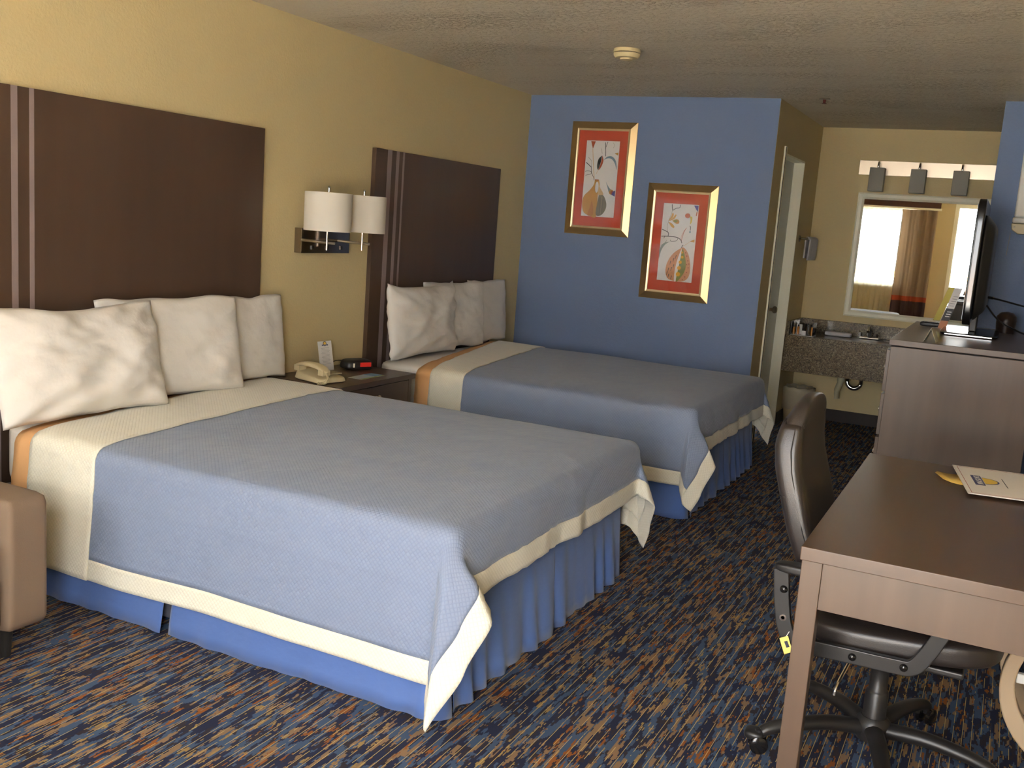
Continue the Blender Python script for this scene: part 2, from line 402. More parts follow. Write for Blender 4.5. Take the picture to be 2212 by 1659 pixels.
tag(mk('curtain_valance', bx(.02, 2.3, Y0, Y0+.045, 2.17, 2.3), mat('valance_brown', (88, 54, 42), .6)), 'dark brown valance board above the window, seen in the mirror', 'valance')
tag(mk('curtain_track', bx(.02, 2.32, Y0+.05, Y0+.16, 2.135, 2.165), CREAM), 'cream curtain track above the drapes', 'curtain track')

# ------------------------------------------------------------------ headboards
def headboard(y0, y1, stripes, label):
    zt = 1.85; zb = .3
    t = thing('headboard', label, 'headboard', (.015, (y0+y1)/2, zb))
    mk('panel', bx(.001, .03, y0, y1, zb, zt), ESP, t, bevel=.0015)
    for a, b in stripes: mk('stripe', bx(.0302, .0312, a, b, zb, zt), STRIPE, t)
headboard(2.43, 4.02, [(2.50, 2.541), (2.594, 2.622), (2.673, 2.694)], 'dark brown headboard panel with pale stripes behind the nearer bed')
headboard(5.0, 6.60, [(5.122, 5.167), (5.217, 5.248), (5.289, 5.308)], 'dark brown headboard panel with three pale stripes behind the farther bed')

# ------------------------------------------------------------------ beds
ZT = .60
EAR = [(0, 0, 0), (14, .0, -.10), (27, .03, -.20), (40, .22, -.10), (60, .46, .06), (72, .38, .20), (82, .14, .16), (90, 0, 0)]
def drape(u, v, L, Wd, r0, zt, y0, mdir, flare, seed, ms=.48):
    """sheet point (u along the bed, v across) -> world, falling over foot and both sides"""
    a = max(0., u-L); bn = max(0., -v); bf = max(0., v-Wd); b = bn+bf; sgn = -1 if bn > 0 or v < Wd/2 else 1
    cx = min(u, L); cy = min(max(v, 0), Wd)
    s = math.hypot(a, b)
    top = .004*noise.noise(Vector((u*2.2, v*2.2, seed)))+.0035*noise.noise(Vector((u*1.2+5, v*7, seed)))
    ridge = sum(.0035*math.exp(-((v-rv-.03*math.sin(u*3+rv*9))/.012)**2) for rv in (.42, .98, 1.25))
    zz = zt+top+(ridge if u > .5 else .6*ridge)
    if s < 1e-9:
        ed = min(v, Wd-v, max(L-u, 0)); zz -= .012*math.exp(-ed/.07)
        return Vector((cx, y0+cy, zz))
    th = math.atan2(a, b); e = Vector((math.sin(th), sgn*math.cos(th), 0)); q = r0*PI/2
    zz -= .012
    if s < q:
        h, dr, t = r0*math.sin(s/r0), r0*(1-math.cos(s/r0)), 0
    else: h, dr, t = r0, r0, s-q
    P = Vector((cx, y0+cy, zz-dr))+e*h
    if t > 0:
        # hanging direction, with the gathered ear at the corner
        d = e*flare
        if a > 0 and b > 0:
            dg = math.degrees(th); K = EAR; j = 0
            while j < len(K)-2 and dg > K[j+1][0]: j += 1
            f = (dg-K[j][0])/(K[j+1][0]-K[j][0]); f = f*f*(3-2*f)*.5+f*.5
            ex = K[j][1]+(K[j+1][1]-K[j][1])*f; ey = K[j][2]+(K[j+1][2]-K[j][2])*f
            g_ = ms*min(1, t/.10)**.6*(.72 if sgn > 0 else 1)
            d += Vector((ex*g_, -sgn*ey*g_, 0))
            t *= 1+.09*math.sin(2*th)
        w = 0
        k = min(1, t/.15)
        if b == 0:   # foot: vertical creases
            w = .016*k*noise.noise(Vector((v*6.5, seed*3.1, t*.8)))+.008*k*noise.noise(Vector((v*19, seed, t)))
            for cv in (.30, .62, .93, 1.24): w -= .007*k*math.exp(-((v-cv-.01*math.sin(t*9))/.010)**2)
        elif a == 0:
            w = .012*k*noise.noise(Vector((u*2.4, seed*1.7+sgn, t*1.3)))+.004*k*noise.noise(Vector((u*8, seed, t*2)))
            w += .004*math.exp(-((t-.12)/.012)**2)
            w *= min(1, (u-.0)/.3) if u < .3 else 1
            w *= 1
        hl = d.length; c = math.sqrt(max(.2, 1-min(.8, hl*hl)))
        P += d*t+Vector((0, 0, -c*t))+e*w
    return P
def sheetgrid(us, vs, fn, uvoff=(0, 0)):
    bm = BM(); uvl = bm.loops.layers.uv.new('UVMap'); g = [[bm.verts.new(fn(u, v)) for v in vs] for u in us] if not callable(us) else None
    if g is None:
        rowsu = [us(v) for v in vs]; g = [[bm.verts.new(fn(rowsu[j][i], vs[j])) for j in range(len(vs))] for i in range(len(rowsu[0]))]
        U = lambda i, j: rowsu[j][i]
    else: U = lambda i, j: us[i]
    for i in range(len(g)-1):
        for j in range(len(vs)-1):
            f = bm.faces.new((g[i][j], g[i+1][j], g[i+1][j+1], g[i][j+1]))
            for l, (a, b) in zip(f.loops, ((i, j), (i+1, j), (i+1, j+1), (i, j+1))): l[uvl].uv = (U(a, b), vs[b])
    return bm
def lins(a, b, st):
    n = max(1, round((b-a)/st)); return [a+(b-a)*i/n for i in range(n+1)]
def join(*ls):
    o = []
    for l in ls: o += l if not o else l[1:]
    return o
def bed(y0, L, over, foot, blanket, cuff, seed, which, skirt_gap, ms):
    Wd = 1.53; sd = seed
    t = thing('bed', f'queen bed with gathered blue skirt, {which}', 'bed', (1.06, y0+Wd/2, 0))
    mk('box_spring', bx(.06, L-.005, y0+.02, y0+Wd-.02, .02, .34), mat('box_spring_grey', (90, 92, 104), .9), t, bevel=.01)
    def mf(a, b, c):
        return Vector((.045+(L-.02-.045)*(a+1)/2, y0+.005+(Wd-.01)*(b+1)/2, .345+(ZT-.005-.345)*(c+1)/2))
    mk('mattress', sbox(mf, 16, 12), SHEET, t, smooth=True, auto=180)
    # skirt panels: near side (two), foot, far side
    def skirt(path, nm_seed, amp, out):
        bm = BM(); cols = []; n = len(path)
        for i, (p, nrm) in enumerate(path):
            col = []; s = i*.012
            wv = math.sin(s*38+2.6*noise.noise(Vector((s*3, nm_seed, 0)))*3)*.5+noise.noise(Vector((s*14, nm_seed, 2)))*.8
            for k in range(9):
                f = k/8; z = .335*(1-f)+.006*noise.noise(Vector((s*9, nm_seed, 7)))*f+.004
                off = out*f+amp*f*wv+.004*noise.noise(Vector((s*20, z*8, nm_seed)))
                col.append(bm.verts.new((p[0]+nrm[0]*off, p[1]+nrm[1]*off, max(z, .003))))
            cols.append(col)
        for a, b in zip(cols, cols[1:]):
            for k in range(8): bm.faces.new((a[k], b[k], b[k+1], a[k+1]))
        return mk('skirt_panel', bm, SKIRT, t, smooth=True, solid=.002, recalc=False, auto=180)
    yb = y0-.004
    def side(xa, xb, y, ny):
        n = int((xb-xa)/.012); return [((xa+(xb-xa)*i/n, y), (0, ny)) for i in range(n+1)]
    skirt(side(.08, skirt_gap, yb, -1), seed+1, .006, .05)
    cr = .04
    p2 = side(skirt_gap+.035, L-cr, yb, -1)
    skirt(p2+[((L-cr+cr*math.sin(a), yb+cr-cr*math.cos(a)), (math.sin(a), -math.cos(a))) for a in (.4, .8, 1.2)], seed+2, .007, .05)
    n = int((Wd-.03)/.012)
    cr2 = [((L+.0, yb+.035+(Wd-.06)*i/n), (1, 0)) for i in range(n+1)]
    h = len(cr2)//2
    skirt(cr2[:h+4], seed+3, .024, .035); skirt(cr2[h-1:], seed+4, .024, .03)
    skirt(side(.08, L-.02, y0+Wd+.004, 1), seed+5, .008, .03)
    # blanket edge peeking out
    fn = lambda e: (lambda u, v: drape(u, v, L, Wd, .05+e*.5, ZT+.004+e, y0-e*0, None, .06+e*.6, sd, ms))
    ob = over; of = over-.07
    vs = join(lins(-ob, 0, .018), lins(0, Wd, .03), lins(Wd, Wd+of, .018))
    ed = lambda e0, e1: (lambda v: e0+(e1-e0)*min(max(v/Wd, -.0), 1.0))
    b0, b1, c0, c1 = ed(*blanket), None, ed(*cuff[:2]), ed(*cuff[2:])
    bl = (cuff[0]+.1, cuff[1]+.1)
    e1_ = ed(*bl)
    us = lambda v: [b0(v)+(e1_(v)-b0(v))*i/6 for i in range(7)]
    tag(mk('blanket', sheetgrid(us, [v for v in vs if -ob+.03 < v < Wd+of-.03], fn(0.001)), ORANGE, None, smooth=True, solid=.002, recalc=False, auto=180), f'tan blanket edge showing beside the cream fold of {which.split(",")[0]}', 'blanket')
    cv = thing('coverlet', f'blue-grey quilted coverlet with cream border on {which}', 'bedspread', (1.1, y0+Wd/2, .1))
    bw = .075
    UF = L+foot; um = 1.5
    # body
    vb = join(lins(-ob+bw, 0, .018), lins(0, Wd, .03), lins(Wd, Wd+of-bw, .018))
    def usb(v):
        a = c1(v)-.02; return [a+(um-a)*i/36 for i in range(37)]+[um+(L-um)*i/20 for i in range(1, 21)]+[L+(foot-bw)*i/14 for i in range(1, 15)]
    mk('body', sheetgrid(usb, vb, fn(.006)), [COVB, COVW], cv, smooth=True, solid=.004, recalc=False, auto=180)
    va = join(lins(-ob, -ob+bw, .0125), vb, lins(Wd+of-bw, Wd+of, .0125))
    uf = lambda v: [UF-bw+bw*i/6 for i in range(7)]
    mk('foot_border', sheetgrid(uf, va, fn(.006)), COVW, cv, smooth=True, solid=.004, recalc=False, auto=180)
    def us2(v):
        return usb(v)
    for lo, hi in ((-ob, -ob+bw), (Wd+of-bw, Wd+of)):
        mk('side_border', sheetgrid(us2, lins(lo, hi, .0125), fn(.006)), COVW, cv, smooth=True, solid=.004, recalc=False, auto=180)
    # cream turned-down cuff lying on top
    uc = lambda v: [c0(v)+(c1(v)-c0(v))*i/16 for i in range(17)]
    mk('turned_down_cuff', sheetgrid(uc, join(lins(-ob-.01, 0, .018), lins(0, Wd, .03), lins(Wd, Wd+of+.01, .018)), fn(.013)), COVW, cv, smooth=True, solid=.005, recalc=False, auto=180)
    return t
bed(2.475, 2.08, .50, .265, (.26, .06), (.35, .12, .68, .56), 1.3, 'the nearer one, beside the armchair', 1.0, 1.)
bed(5.03, 2.05, .44, .285, (.40, .08), (.50, .15, .72, .50), 4.7, 'the farther one, by the blue wall', .9, .9)

# ------------------------------------------------------------------ pillows
def pillow(y0, y1, xb, xt, z0, h, th, label, group, seed, tilt=0., twist=0., sag=0.):
    w = (y1-y0)/2; bm = BM(); n = 44; m = 34
    lean = math.atan2(xt-xb, h)
    c = Vector(((xb+xt)/2, (y0+y1)/2, z0+h/2))
    R = Matrix.Rotation(twist, 4, 'Z') @ Matrix.Rotation(lean, 4, 'Y') @ Matrix.Rotation(tilt, 4, 'X')
    faces = []
    for side in (1, -1):
        g = []
        for i in range(n+1):
            row = []
            a = -1+2*i/n
            for j in range(m+1):
                b = -1+2*j/m
                Y = w*a*(1-.02*(1-b*b)); Z = h/2*b*(1-.05*(1-a*a))
                T = th/2*max(0, (1-abs(a)**3.4)*(1-abs(b)**3.))**.6
                cr = max(0, abs(a)*abs(b))
                wr = noise.noise(Vector((a*2.2+seed, b*2.6, side*3+seed)))*.024+noise.noise(Vector((a*6+b*3, b*7+seed, seed)))*.007+noise.noise(Vector((a*3-b*4+seed, (a+b)*1.2, side)))*.010
                # folds running diagonally from the corners
                dd = (1-abs(a))*2+(1-abs(b))*1.5; wr += .014*math.exp(-dd*1.2)*math.sin(14*(abs(a)-abs(b))+seed)
                T = T+wr*min(1, T/.03)*min(1, th/.16)**2
                Z2 = Z+sag*h*(-(1-a*a))*(b > 0)*b*.6+(.012*noise.noise(Vector((a*2.5, seed, b)))+.012*(abs(a)**8)*math.sin(seed*5+a*3)*(b > 0))*(abs(b)**3)
                row.append((R @ Vector((side*T, Y, Z2)))+c)
            g.append(row)
        faces.append(g)
    for side, g in zip((1, -1), faces):
        V = [[bm.verts.new(p) for p in r] for r in g]
        for i in range(n):
            for j in range(m):
                q = (V[i][j], V[i+1][j], V[i+1][j+1], V[i][j+1]); bm.faces.new(q if side > 0 else q[::-1])
    bmesh.ops.remove_doubles(bm, verts=bm.verts, dist=.0006)
    o = mk('pillow', bm, WHITE_COT, None, smooth=True, auto=180)
    tag(o, label, 'pillow', group); return o
G1, G2 = 'pillows on the nearer bed', 'pillows on the farther bed'
pillow(2.36, 3.12, .31, .18, .604, .455, .18, 'large white pillow leaning in front, closest to the camera on the nearer bed', G1, 1.7, twist=-.05, sag=.08)
pillow(2.93, 3.66, .215, .125, .604, .45, .13, 'wrinkled white pillow in the middle of the nearer bed, behind the front one', G1, 5.2, twist=-.16)
pillow(3.52, 4.11, .14, .09, .604, .43, .10, 'white pillow at the back of the nearer bed, beside the nightstand', G1, 9.1)
pillow(5.01, 5.79, .20, .15, .604, .455, .16, 'smooth white pillow in front on the farther bed, beside the nightstand', G2, 12.4, sag=.05)
pillow(5.56, 6.23, .14, .10, .604, .455, .12, 'white pillow in the middle of the farther bed, behind the front one', G2, 16.8, twist=-.13)
pillow(6.12, 6.70, .115, .075, .604, .45, .09, 'white pillow on the farther bed, closest to the blue wall', G2, 21.3)

# ------------------------------------------------------------------ nightstand and what is on it
NZ = .585
ns = thing('nightstand', 'dark brown nightstand standing between the two beds', 'nightstand', (.235, 4.47, 0))
mk('top', bx(.01, .48, 4.12, 4.85, NZ-.028, NZ), ESP, ns, bevel=.002)
bm = BM(); box(bm, .02, .46, 4.13, 4.16, .0, NZ-.028); box(bm, .02, .46, 4.81, 4.84, 0, NZ-.028); box(bm, .02, .04, 4.16, 4.81, .02, NZ-.028); box(bm, .04, .46, 4.16, 4.81, .1, .125); box(bm, .04, .46, 4.16, 4.81, .40, .415)
mk('body', bm, ESP, ns)
dr = mk('drawer', bx(.44, .462, 4.165, 4.805, .42, NZ-.035), ESP, ns, bevel=.002); mk('knob', lathe(BM(), (.462, 4.485, .49), [(.006, 0), (.006, .012), (.013, .016), (.013, .024), (0, .027)], 16, 'x'), NICKEL, dr, smooth=True)
# telephone
ph = thing('telephone', 'cream desk telephone with coiled cord at the left end of the nightstand', 'telephone', (.27, 4.235, NZ), math.radians(-14))
def pf(a, b, c):
    z = .001+(.028+.02*(a*-.5+.5))*(c+1)/2*(.85+.15*(1-b*b)); return Vector((.095*a*(1-.04*(c+1)), .085*b*(1-.05*(c+1)), z))
ph.scale = (1.2, 1.15, 1.1)
mk('base', sbox(pf, 12, 7), PLASTIC_BEIGE, ph, smooth=True, local=True, auto=60)
mk('keypad', bx(-.02, .07, -.005, .065, .038, .043), mat('keypad_grey', (150, 142, 118), .6), ph, local=True)
def hf(a, b, c):
    end = abs(a)**3; return Vector((.105*a, -.05+.024*b*(1+.25*end), .070+.012*c-.012*end+.010*(1-a*a)))
bm = sbox(hf, 14, 3); box(bm, -.1, -.065, -.07, -.03, .040, .066); box(bm, .065, .1, -.07, -.03, .040, .066)
mk('handset', bm, PLASTIC_BEIGE, ph, smooth=True, local=True, auto=50)
pts = []
for i in range(110):
    s = i/109; a = s*2*PI*18; base = Vector((.1+.035*math.sin(s*PI), -.05-.05*s, .045*(1-s)**2+.011)); pts.append(base+Vector((0, .006*math.cos(a), .006*math.sin(a))))
mk('coiled_cord', tube(BM(), pts, .0018, 6), PLASTIC_BEIGE, ph, smooth=True, local=True)
# card leaning on wall
BLK = mat('ink_dark', (52, 54, 70), .7); GREYT = mat('ink_grey', (150, 148, 150), .8); YEL = mat('ink_yellow', (232, 196, 84), .7); NAVY = mat('ink_navy', (60, 62, 110), .7)
def card(name, label, cat, loc, w, h, rz, lean, lines=True):
    t = thing(name, label, cat, loc, rz)
    R = Matrix.Rotation(lean, 4, 'X')
    def tr(bm_): bm_.transform(R); return bm_
    mk('card', tr(bx(-w/2, w/2, 0, .002, 0, h)), PAPER, t, local=True)
    bm = BM(); lathe(bm, (0, -.0006, h*.91), [(w*.13, -.0002), (w*.13, .0004)], 20, 'y'); mk('emblem', tr(bm), BLK, t, local=True)
    bm = BM(); lathe(bm, (0, -.0011, h*.91), [(w*.095, -.0002), (w*.095, .0003)], 20, 'y'); mk('emblem_sun', tr(bm), YEL, t, local=True)
    mk('emblem_band', tr(bx(-w*.22, w*.22, -.0018, -.0006, h*.845, h*.885)), NAVY, t, local=True)
    Mx = WM[t.name] @ R @ Matrix.Translation((0, -.0022, h*.865)) @ Matrix.Rotation(PI/2, 4, 'X')
    text('DAYS INN', h*.03, PAPER, t, Mx)
    if lines:
        bm = BM()
        for i in range(13):
            ww = w*(.26+.10*random.random()); zz = h*(.76-.045*i); box(bm, -ww, ww, -.0008, -.0002, zz, zz+h*.008)
        mk('printed_lines', tr(bm), GREYT, t, local=True)
    return t
card('information_card', 'tall narrow white printed card leaning on the wall behind the telephone', 'card', (.10, 4.525, NZ), .105, .165, math.radians(82), math.radians(-12))
# clock radio
ck = thing('clock_radio', 'black clock radio with a red display on the nightstand', 'clock', (.17, 4.70, NZ), math.radians(62))
mk('body', sbox(lambda a, b, c: Vector((.09*a*(1-.05*(c+1)), .065*b*(1-.1*(c+1)), .030+.03*c)), 12, 4), BLACKP, ck, smooth=True, local=True, auto=180)
DISP = mat('red_display_window', (170, 44, 38), .25); DISP.node_tree.nodes['Principled BSDF'].inputs['Emission Color'].default_value = (.8, .03, .02, 1); DISP.node_tree.nodes['Principled BSDF'].inputs['Emission Strength'].default_value = .12
mk('display', bx(-.005, .062, -.066, -.058, .022, .046), DISP, ck, local=True, bevel=.002)
mk('button', bx(-.05, -.042, -.066, -.058, .02, .042), PLASTIC_WHITE, ck, local=True)
mk('power_cord', tube(BM(), catmull([(.0, .06, .03), (-.04, .10, .035), (-.085, .11, .03), (-.12, .095, .003)], 8), .0025, 8), BLACKP, ck, local=True, smooth=True)
lf_ = thing('leaflet', 'small blue and green leaflet lying flat in front of the clock radio', 'leaflet', (.36, 4.53, NZ))
bm = BM(); box(bm, -.045, .045, -.11, .11, .0003, .0013); mk('sheet', bm, mat('leaflet_pale', (178, 190, 196), .6), lf_, local=True)
mk('green_edge', bx(.034, .045, -.11, .11, .0014, .0018), mat('leaflet_green', (150, 170, 80), .6), lf_, local=True)
mk('blue_block', bx(-.044, .03, .03, .109, .0014, .0018), mat('leaflet_blue', (110, 150, 184), .6), lf_, local=True)

# ------------------------------------------------------------------ wall sconce
sc = thing('wall_sconce', 'twin-arm wall sconce with two white drum shades on a chrome plate', 'lamp', (.03, 4.54, 1.23))
mk('back_plate', bx(.001, .048, 4.315, 4.75, 1.235, 1.367), PLATE, sc, bevel=.002)
for k in range(3): mk('switch', bx(.048, .054, 4.40+.13*k, 4.418+.13*k, 1.255, 1.275), BLACKG, sc)
for k, ay in enumerate((4.335, 4.655)):
    arm = mk('arm', tube(BM(), [(.045, ay-.015, 1.305), (.235, ay+.02, 1.300)], .0075, 12), NICKEL, sc, smooth=True)
    mk('rod', tube(BM(), [(.2, ay, 1.262), (.2, ay, 1.585)], .0055, 10), CHROME, arm, smooth=True)
    mk('finial', lathe(BM(), (.2, ay, 1.585), [(.006, 0), (.008, .006), (.004, .012), (0, .014)], 12), CHROME, arm, smooth=True)
    bm = BM(); lathe(bm, (.2, ay, 0), [(.122, 1.362), (.124, 1.362), (.124, 1.562), (.122, 1.562), (.122, 1.362)], 48)
    mk('lamp_shade', bm, SHADE, sc, smooth=True)
    bm = BM()
    for a in (0, 2.1, 4.2): tube(bm, [(.2, ay, 1.555), (.2+.122*math.cos(a), ay+.124*math.sin(a), 1.555)], .002, 6)
    mk('shade_spider', bm, NICKEL, arm)

# ------------------------------------------------------------------ framed pictures
ARTM = {}
def am(c):
    if c not in ARTM: ARTM[c] = mat('print_%d_%d_%d' % c, c, .8)
    return ARTM[c]
def picture(x0, z0, w, h, label, art):
    y = Y1-.001
    t = thing('framed_picture', label, 'picture', (x0+w/2, y, z0))
    fr = .05; lip = .014; T = .022
    # sloped outer moulding: thin at the outside, tall at the inner edge
    rings = [(0, 0), (0, .008), (fr-.002, T), (fr, T), (fr, .012)]
    bm = BM(); R = []
    for ins, dep in rings: R.append([bm.verts.new((px, y-dep, pz)) for px, pz in ((x0+ins, z0+ins), (x0+w-ins, z0+ins), (x0+w-ins, z0+h-ins), (x0+ins, z0+h-ins))])
    for a, b in zip(R, R[1:]):
        for k in range(4): bm.faces.new((a[k], a[(k+1) % 4], b[(k+1) % 4], b[k]))
    mk('outer_moulding', bm, GOLD, t)
    bm = BM(); R = []
    for ins, dep in [(fr, T-.002), (fr+lip*.6, T-.004), (fr+lip, .0175), (fr+lip, .010)]: R.append([bm.verts.new((px, y-dep, pz)) for px, pz in ((x0+ins, z0+ins), (x0+w-ins, z0+ins), (x0+w-ins, z0+h-ins), (x0+ins, z0+h-ins))])
    for a, b in zip(R, R[1:]):
        for k in range(4): bm.faces.new((a[k], a[(k+1) % 4], b[(k+1) % 4], b[k]))
    mk('inner_lip', bm, CHAMP, t)
    i = fr+lip-.001
    mk('mat_board', bx(x0+i, x0+w-i, y-.010, y-.002, z0+i, z0+h-i), MATRED, t)
    pw, phh = .262, .555; ax, az = x0+(w-pw)/2, z0+(h-phh)/2+phh
    mk('print', bx(ax, ax+pw, y-.0115, y-.0101, az-phh, az), PAPER, t)
    bm = BM(); mats = []; lvl = 0
    for col, poly in art:
        m = am(col)
        if m not in mats: mats.append(m)
        lvl += .00006
        vs = [bm.verts.new((ax+pw*px, y-.0119-lvl, az-phh*py)) for px, py in poly]
        try: f = bm.faces.new(vs); f.material_index = mats.index(m); f.normal_update()
        except Exception: pass
        if f.normal.y > 0: f.normal_flip()
    mk('drawing', bm, mats, t, recalc=False)
    mk('glass_pane', bx(x0+i, x0+w-i, y-.0165, y-.0155, z0+i, z0+h-i), GLASS, t)
def strip(pts, w0, w1=None):
    w1 = w0 if w1 is None else w1
    P = catmull([(p[0], p[1]*2.1, 0) for p in pts], 5); L_, R_ = [], []; n = len(P)
    for i, p in enumerate(P):
        d = P[min(i+1, n-1)]-P[max(i-1, 0)]; q = Vector((-d.y, d.x, 0)).normalized()*(w0+(w1-w0)*i/(n-1))
        L_.append(((p+q).x, (p+q).y/2.1)); R_.append(((p-q).x, (p-q).y/2.1))
    return L_+R_[::-1]
def ell(cx, cy, rx, ry, rot=0, a0=0, a1=2*PI, n=22):
    return [(cx+rx*math.cos(a)*math.cos(rot)-ry*math.sin(a)*math.sin(rot), cy+(rx*math.cos(a)*math.sin(rot)+ry*math.sin(a)*math.cos(rot))/2.1) for a in [a0+(a1-a0)*i/n for i in range(n if a1-a0 > 6.2 else n+1)]]
def smoothpoly(p, n=5):
    P = catmull([(q[0], q[1], 0) for q in p+[p[0]]], n); return [(q.x, q.y) for q in P[:-1]]
ochre, tan, rust, teal, grey, ink, lblue = (196, 146, 66), (214, 176, 120), (176, 82, 44), (62, 72, 70), (120, 112, 92), (52, 48, 50), (124, 148, 162)
art1 = [
 (rust, [(.13, .01), (.27, .01), (.2, .11)]), (tan, strip([(.2, .11), (.25, .3), (.32, .5)], .008)),
 (ink, strip([(.03, .29), (.2, .35)], .01)), (ink, strip([(.2, .35), (.22, .42), (.3, .49), (.31, .52)], .007)), (grey, strip([(.08, .22), (.19, .27), (.2, .35)], .004)),
 (ink, strip([(.02, .41), (.1, .4), (.2, .41), (.2, .44), (.04, .46)], .005)),
 (teal, smoothpoly([(.5, .19), (.4, .24), (.37, .33), (.41, .38), (.47, .29)])), (rust, smoothpoly([(.51, .19), (.55, .26), (.5, .34), (.42, .385), (.48, .29)])),
 (tan, strip([(.36, .44), (.42, .38)], .005)), (grey, strip([(.46, .1), (.5, .17)], .004)),
 (ink, strip([(.64, .01), (.6, .07), (.58, .1)], .007)), (ink, strip([(.57, .02), (.59, .1), (.61, .2)], .008)), (grey, strip([(.8, .02), (.84, .05), (.82, .09)], .003)),
 (lblue, smoothpoly([(.56, .25), (.66, .205), (.8, .2), (.93, .26), (.97, .37), (.9, .29), (.8, .235), (.68, .225)])),
 (ochre, [(.87, .16), (.98, .145), (.98, .185)]),
 (lblue, smoothpoly([(.68, .53), (.78, .6), (.86, .64), (.8, .67), (.74, .6)])), (ochre, ell(.87, .665, .07, .07)), (rust, ell(.9, .67, .055, .055)), ((84, 76, 140), [(.91, .66), (.985, .64), (.985, .72), (.88, .7)]),
 (ochre, smoothpoly([(.34, .515), (.32, .58), (.2, .66), (.07, .72), (.01, .80), (.03, .90), (.1, .96), (.25, .99), (.47, .995), (.47, .7), (.5, .6), (.46, .515)])),
 ((216, 182, 130), smoothpoly([(.45, .52), (.5, .6), (.64, .7), (.5, .72), (.44, .62)])),
 (grey, smoothpoly([(.5, .715), (.64, .715), (.74, .8), (.75, .88), (.66, .96), (.52, .99), (.45, .95), (.48, .8)])),
 ((180, 120, 52), smoothpoly([(.3, .78), (.36, .88), (.36, .985), (.2, .985), (.26, .88)])),
 (rust, [(.335, .508), (.47, .508), (.46, .52), (.345, .52)]), ((232, 228, 224), ell(.42, .61, .05, .155)),
 ((98, 92, 80), strip([(.55, .74), (.56, .95)], .012)), ((98, 92, 80), strip([(.64, .76), (.63, .93)], .010)), ((150, 138, 110), strip([(.6, .73), (.6, .97)], .010)),
]
pink, green = (206, 150, 108), (134, 140, 60)
art2 = [
 (ink, strip([(.24, .01), (.26, .07), (.27, .09)], .01)), (ink, strip([(.27, .09), (.36, .06), (.46, .05), (.48, .01)], .008)), (grey, strip([(.27, .09), (.2, .2), (.16, .3), (.2, .38)], .004)),
 (ochre, smoothpoly([(.17, .23), (.24, .17), (.27, .125), (.31, .135), (.29, .18)])), (ochre, smoothpoly([(.18, .23), (.3, .18), (.36, .14), (.39, .15), (.33, .2)])),
 (ochre, smoothpoly([(.18, .24), (.26, .25), (.36, .29), (.34, .315), (.27, .295)])), (ochre, smoothpoly([(.28, .22), (.4, .2), (.48, .215), (.48, .25), (.4, .255)])), (green, smoothpoly([(.3, .225), (.4, .21), (.44, .225), (.38, .24)])),
 ((90, 84, 150), [(.86, .01), (.985, .01), (.985, .09), (.93, .06)]), (rust, strip([(.96, .09), (.95, .14)], .012)),
 ((214, 186, 84), smoothpoly([(.76, .15), (.84, .16), (.84, .22), (.8, .25), (.8, .19)])), (rust, ell(.71, .145, .075, .065)),
 (ink, strip([(.8, .27), (.82, .29), (.82, .33)], .008)), (lblue, ell(.82, .35, .022, .03)), (rust, strip([(.71, .3), (.65, .36), (.6, .47)], .006)), (rust, strip([(.66, .33), (.6, .4), (.58, .45)], .004)),
 (ink, strip([(.02, .34), (.2, .375), (.21, .42)], .009)), (ink, strip([(.02, .43), (.2, .425), (.46, .43), (.58, .46), (.62, .5)], .009)), (ink, strip([(.12, .43), (.09, .455)], .006)), (ink, strip([(.5, .435), (.46, .475), (.3, .485), (.3, .465)], .006)),
 ((150, 158, 152), smoothpoly([(.28, .49), (.14, .54), (.05, .62), (.01, .72), (.01, .6), (.1, .52)])), (grey, strip([(.03, .55), (.14, .51), (.18, .48)], .004)),
 (ochre, [(.84, .47), (.97, .44), (.97, .48)]), (tan, strip([(.66, .54), (.78, .5), (.86, .47)], .004)), (ink, strip([(.62, .56), (.66, .52)], .009)),
 (pink, smoothpoly([(.66, .55), (.45, .62), (.32, .7), (.24, .8), (.24, .9), (.32, .97), (.5, .995), (.75, .99), (.9, .93), (.93, .8), (.86, .66), (.76, .58)])),
 ((232, 226, 220), smoothpoly([(.64, .56), (.56, .68), (.5, .84), (.5, .985), (.56, .985), (.62, .8)])),
 (green, smoothpoly([(.66, .56), (.74, .66), (.8, .78), (.76, .88), (.62, .985), (.555, .985), (.6, .8)])),
] + [((226, 170, 50), ell(.66-.015*i*(i > 1)+.012*i*(i <= 1), .62+.055*i+.004*i*i, .03+.008*i, .03+.008*i)) for i in range(5)] \
  + [((150, 60, 44), ell(px, py, .016, .016)) for px, py in ((.8, .66), (.84, .72), (.82, .77), (.87, .81), (.84, .87), (.8, .93), (.74, .97), (.76, .62), (.88, .76))] \
  + [(ink, strip([(px, py), (px-.02, py+.05)], .012, .004)) for px, py in ((.36, .74), (.44, .7), (.32, .83), (.4, .82), (.46, .78), (.34, .91), (.42, .93), (.29, .88), (.5, .66))]
picture(.366, 1.425, .515, .828, 'gold-framed vase print with red mat, higher of the pair on the blue wall', art1)
picture(1.005, 1.0, .52, .832, 'gold-framed seed pod print with red mat, lower of the pair on the blue wall', art2)

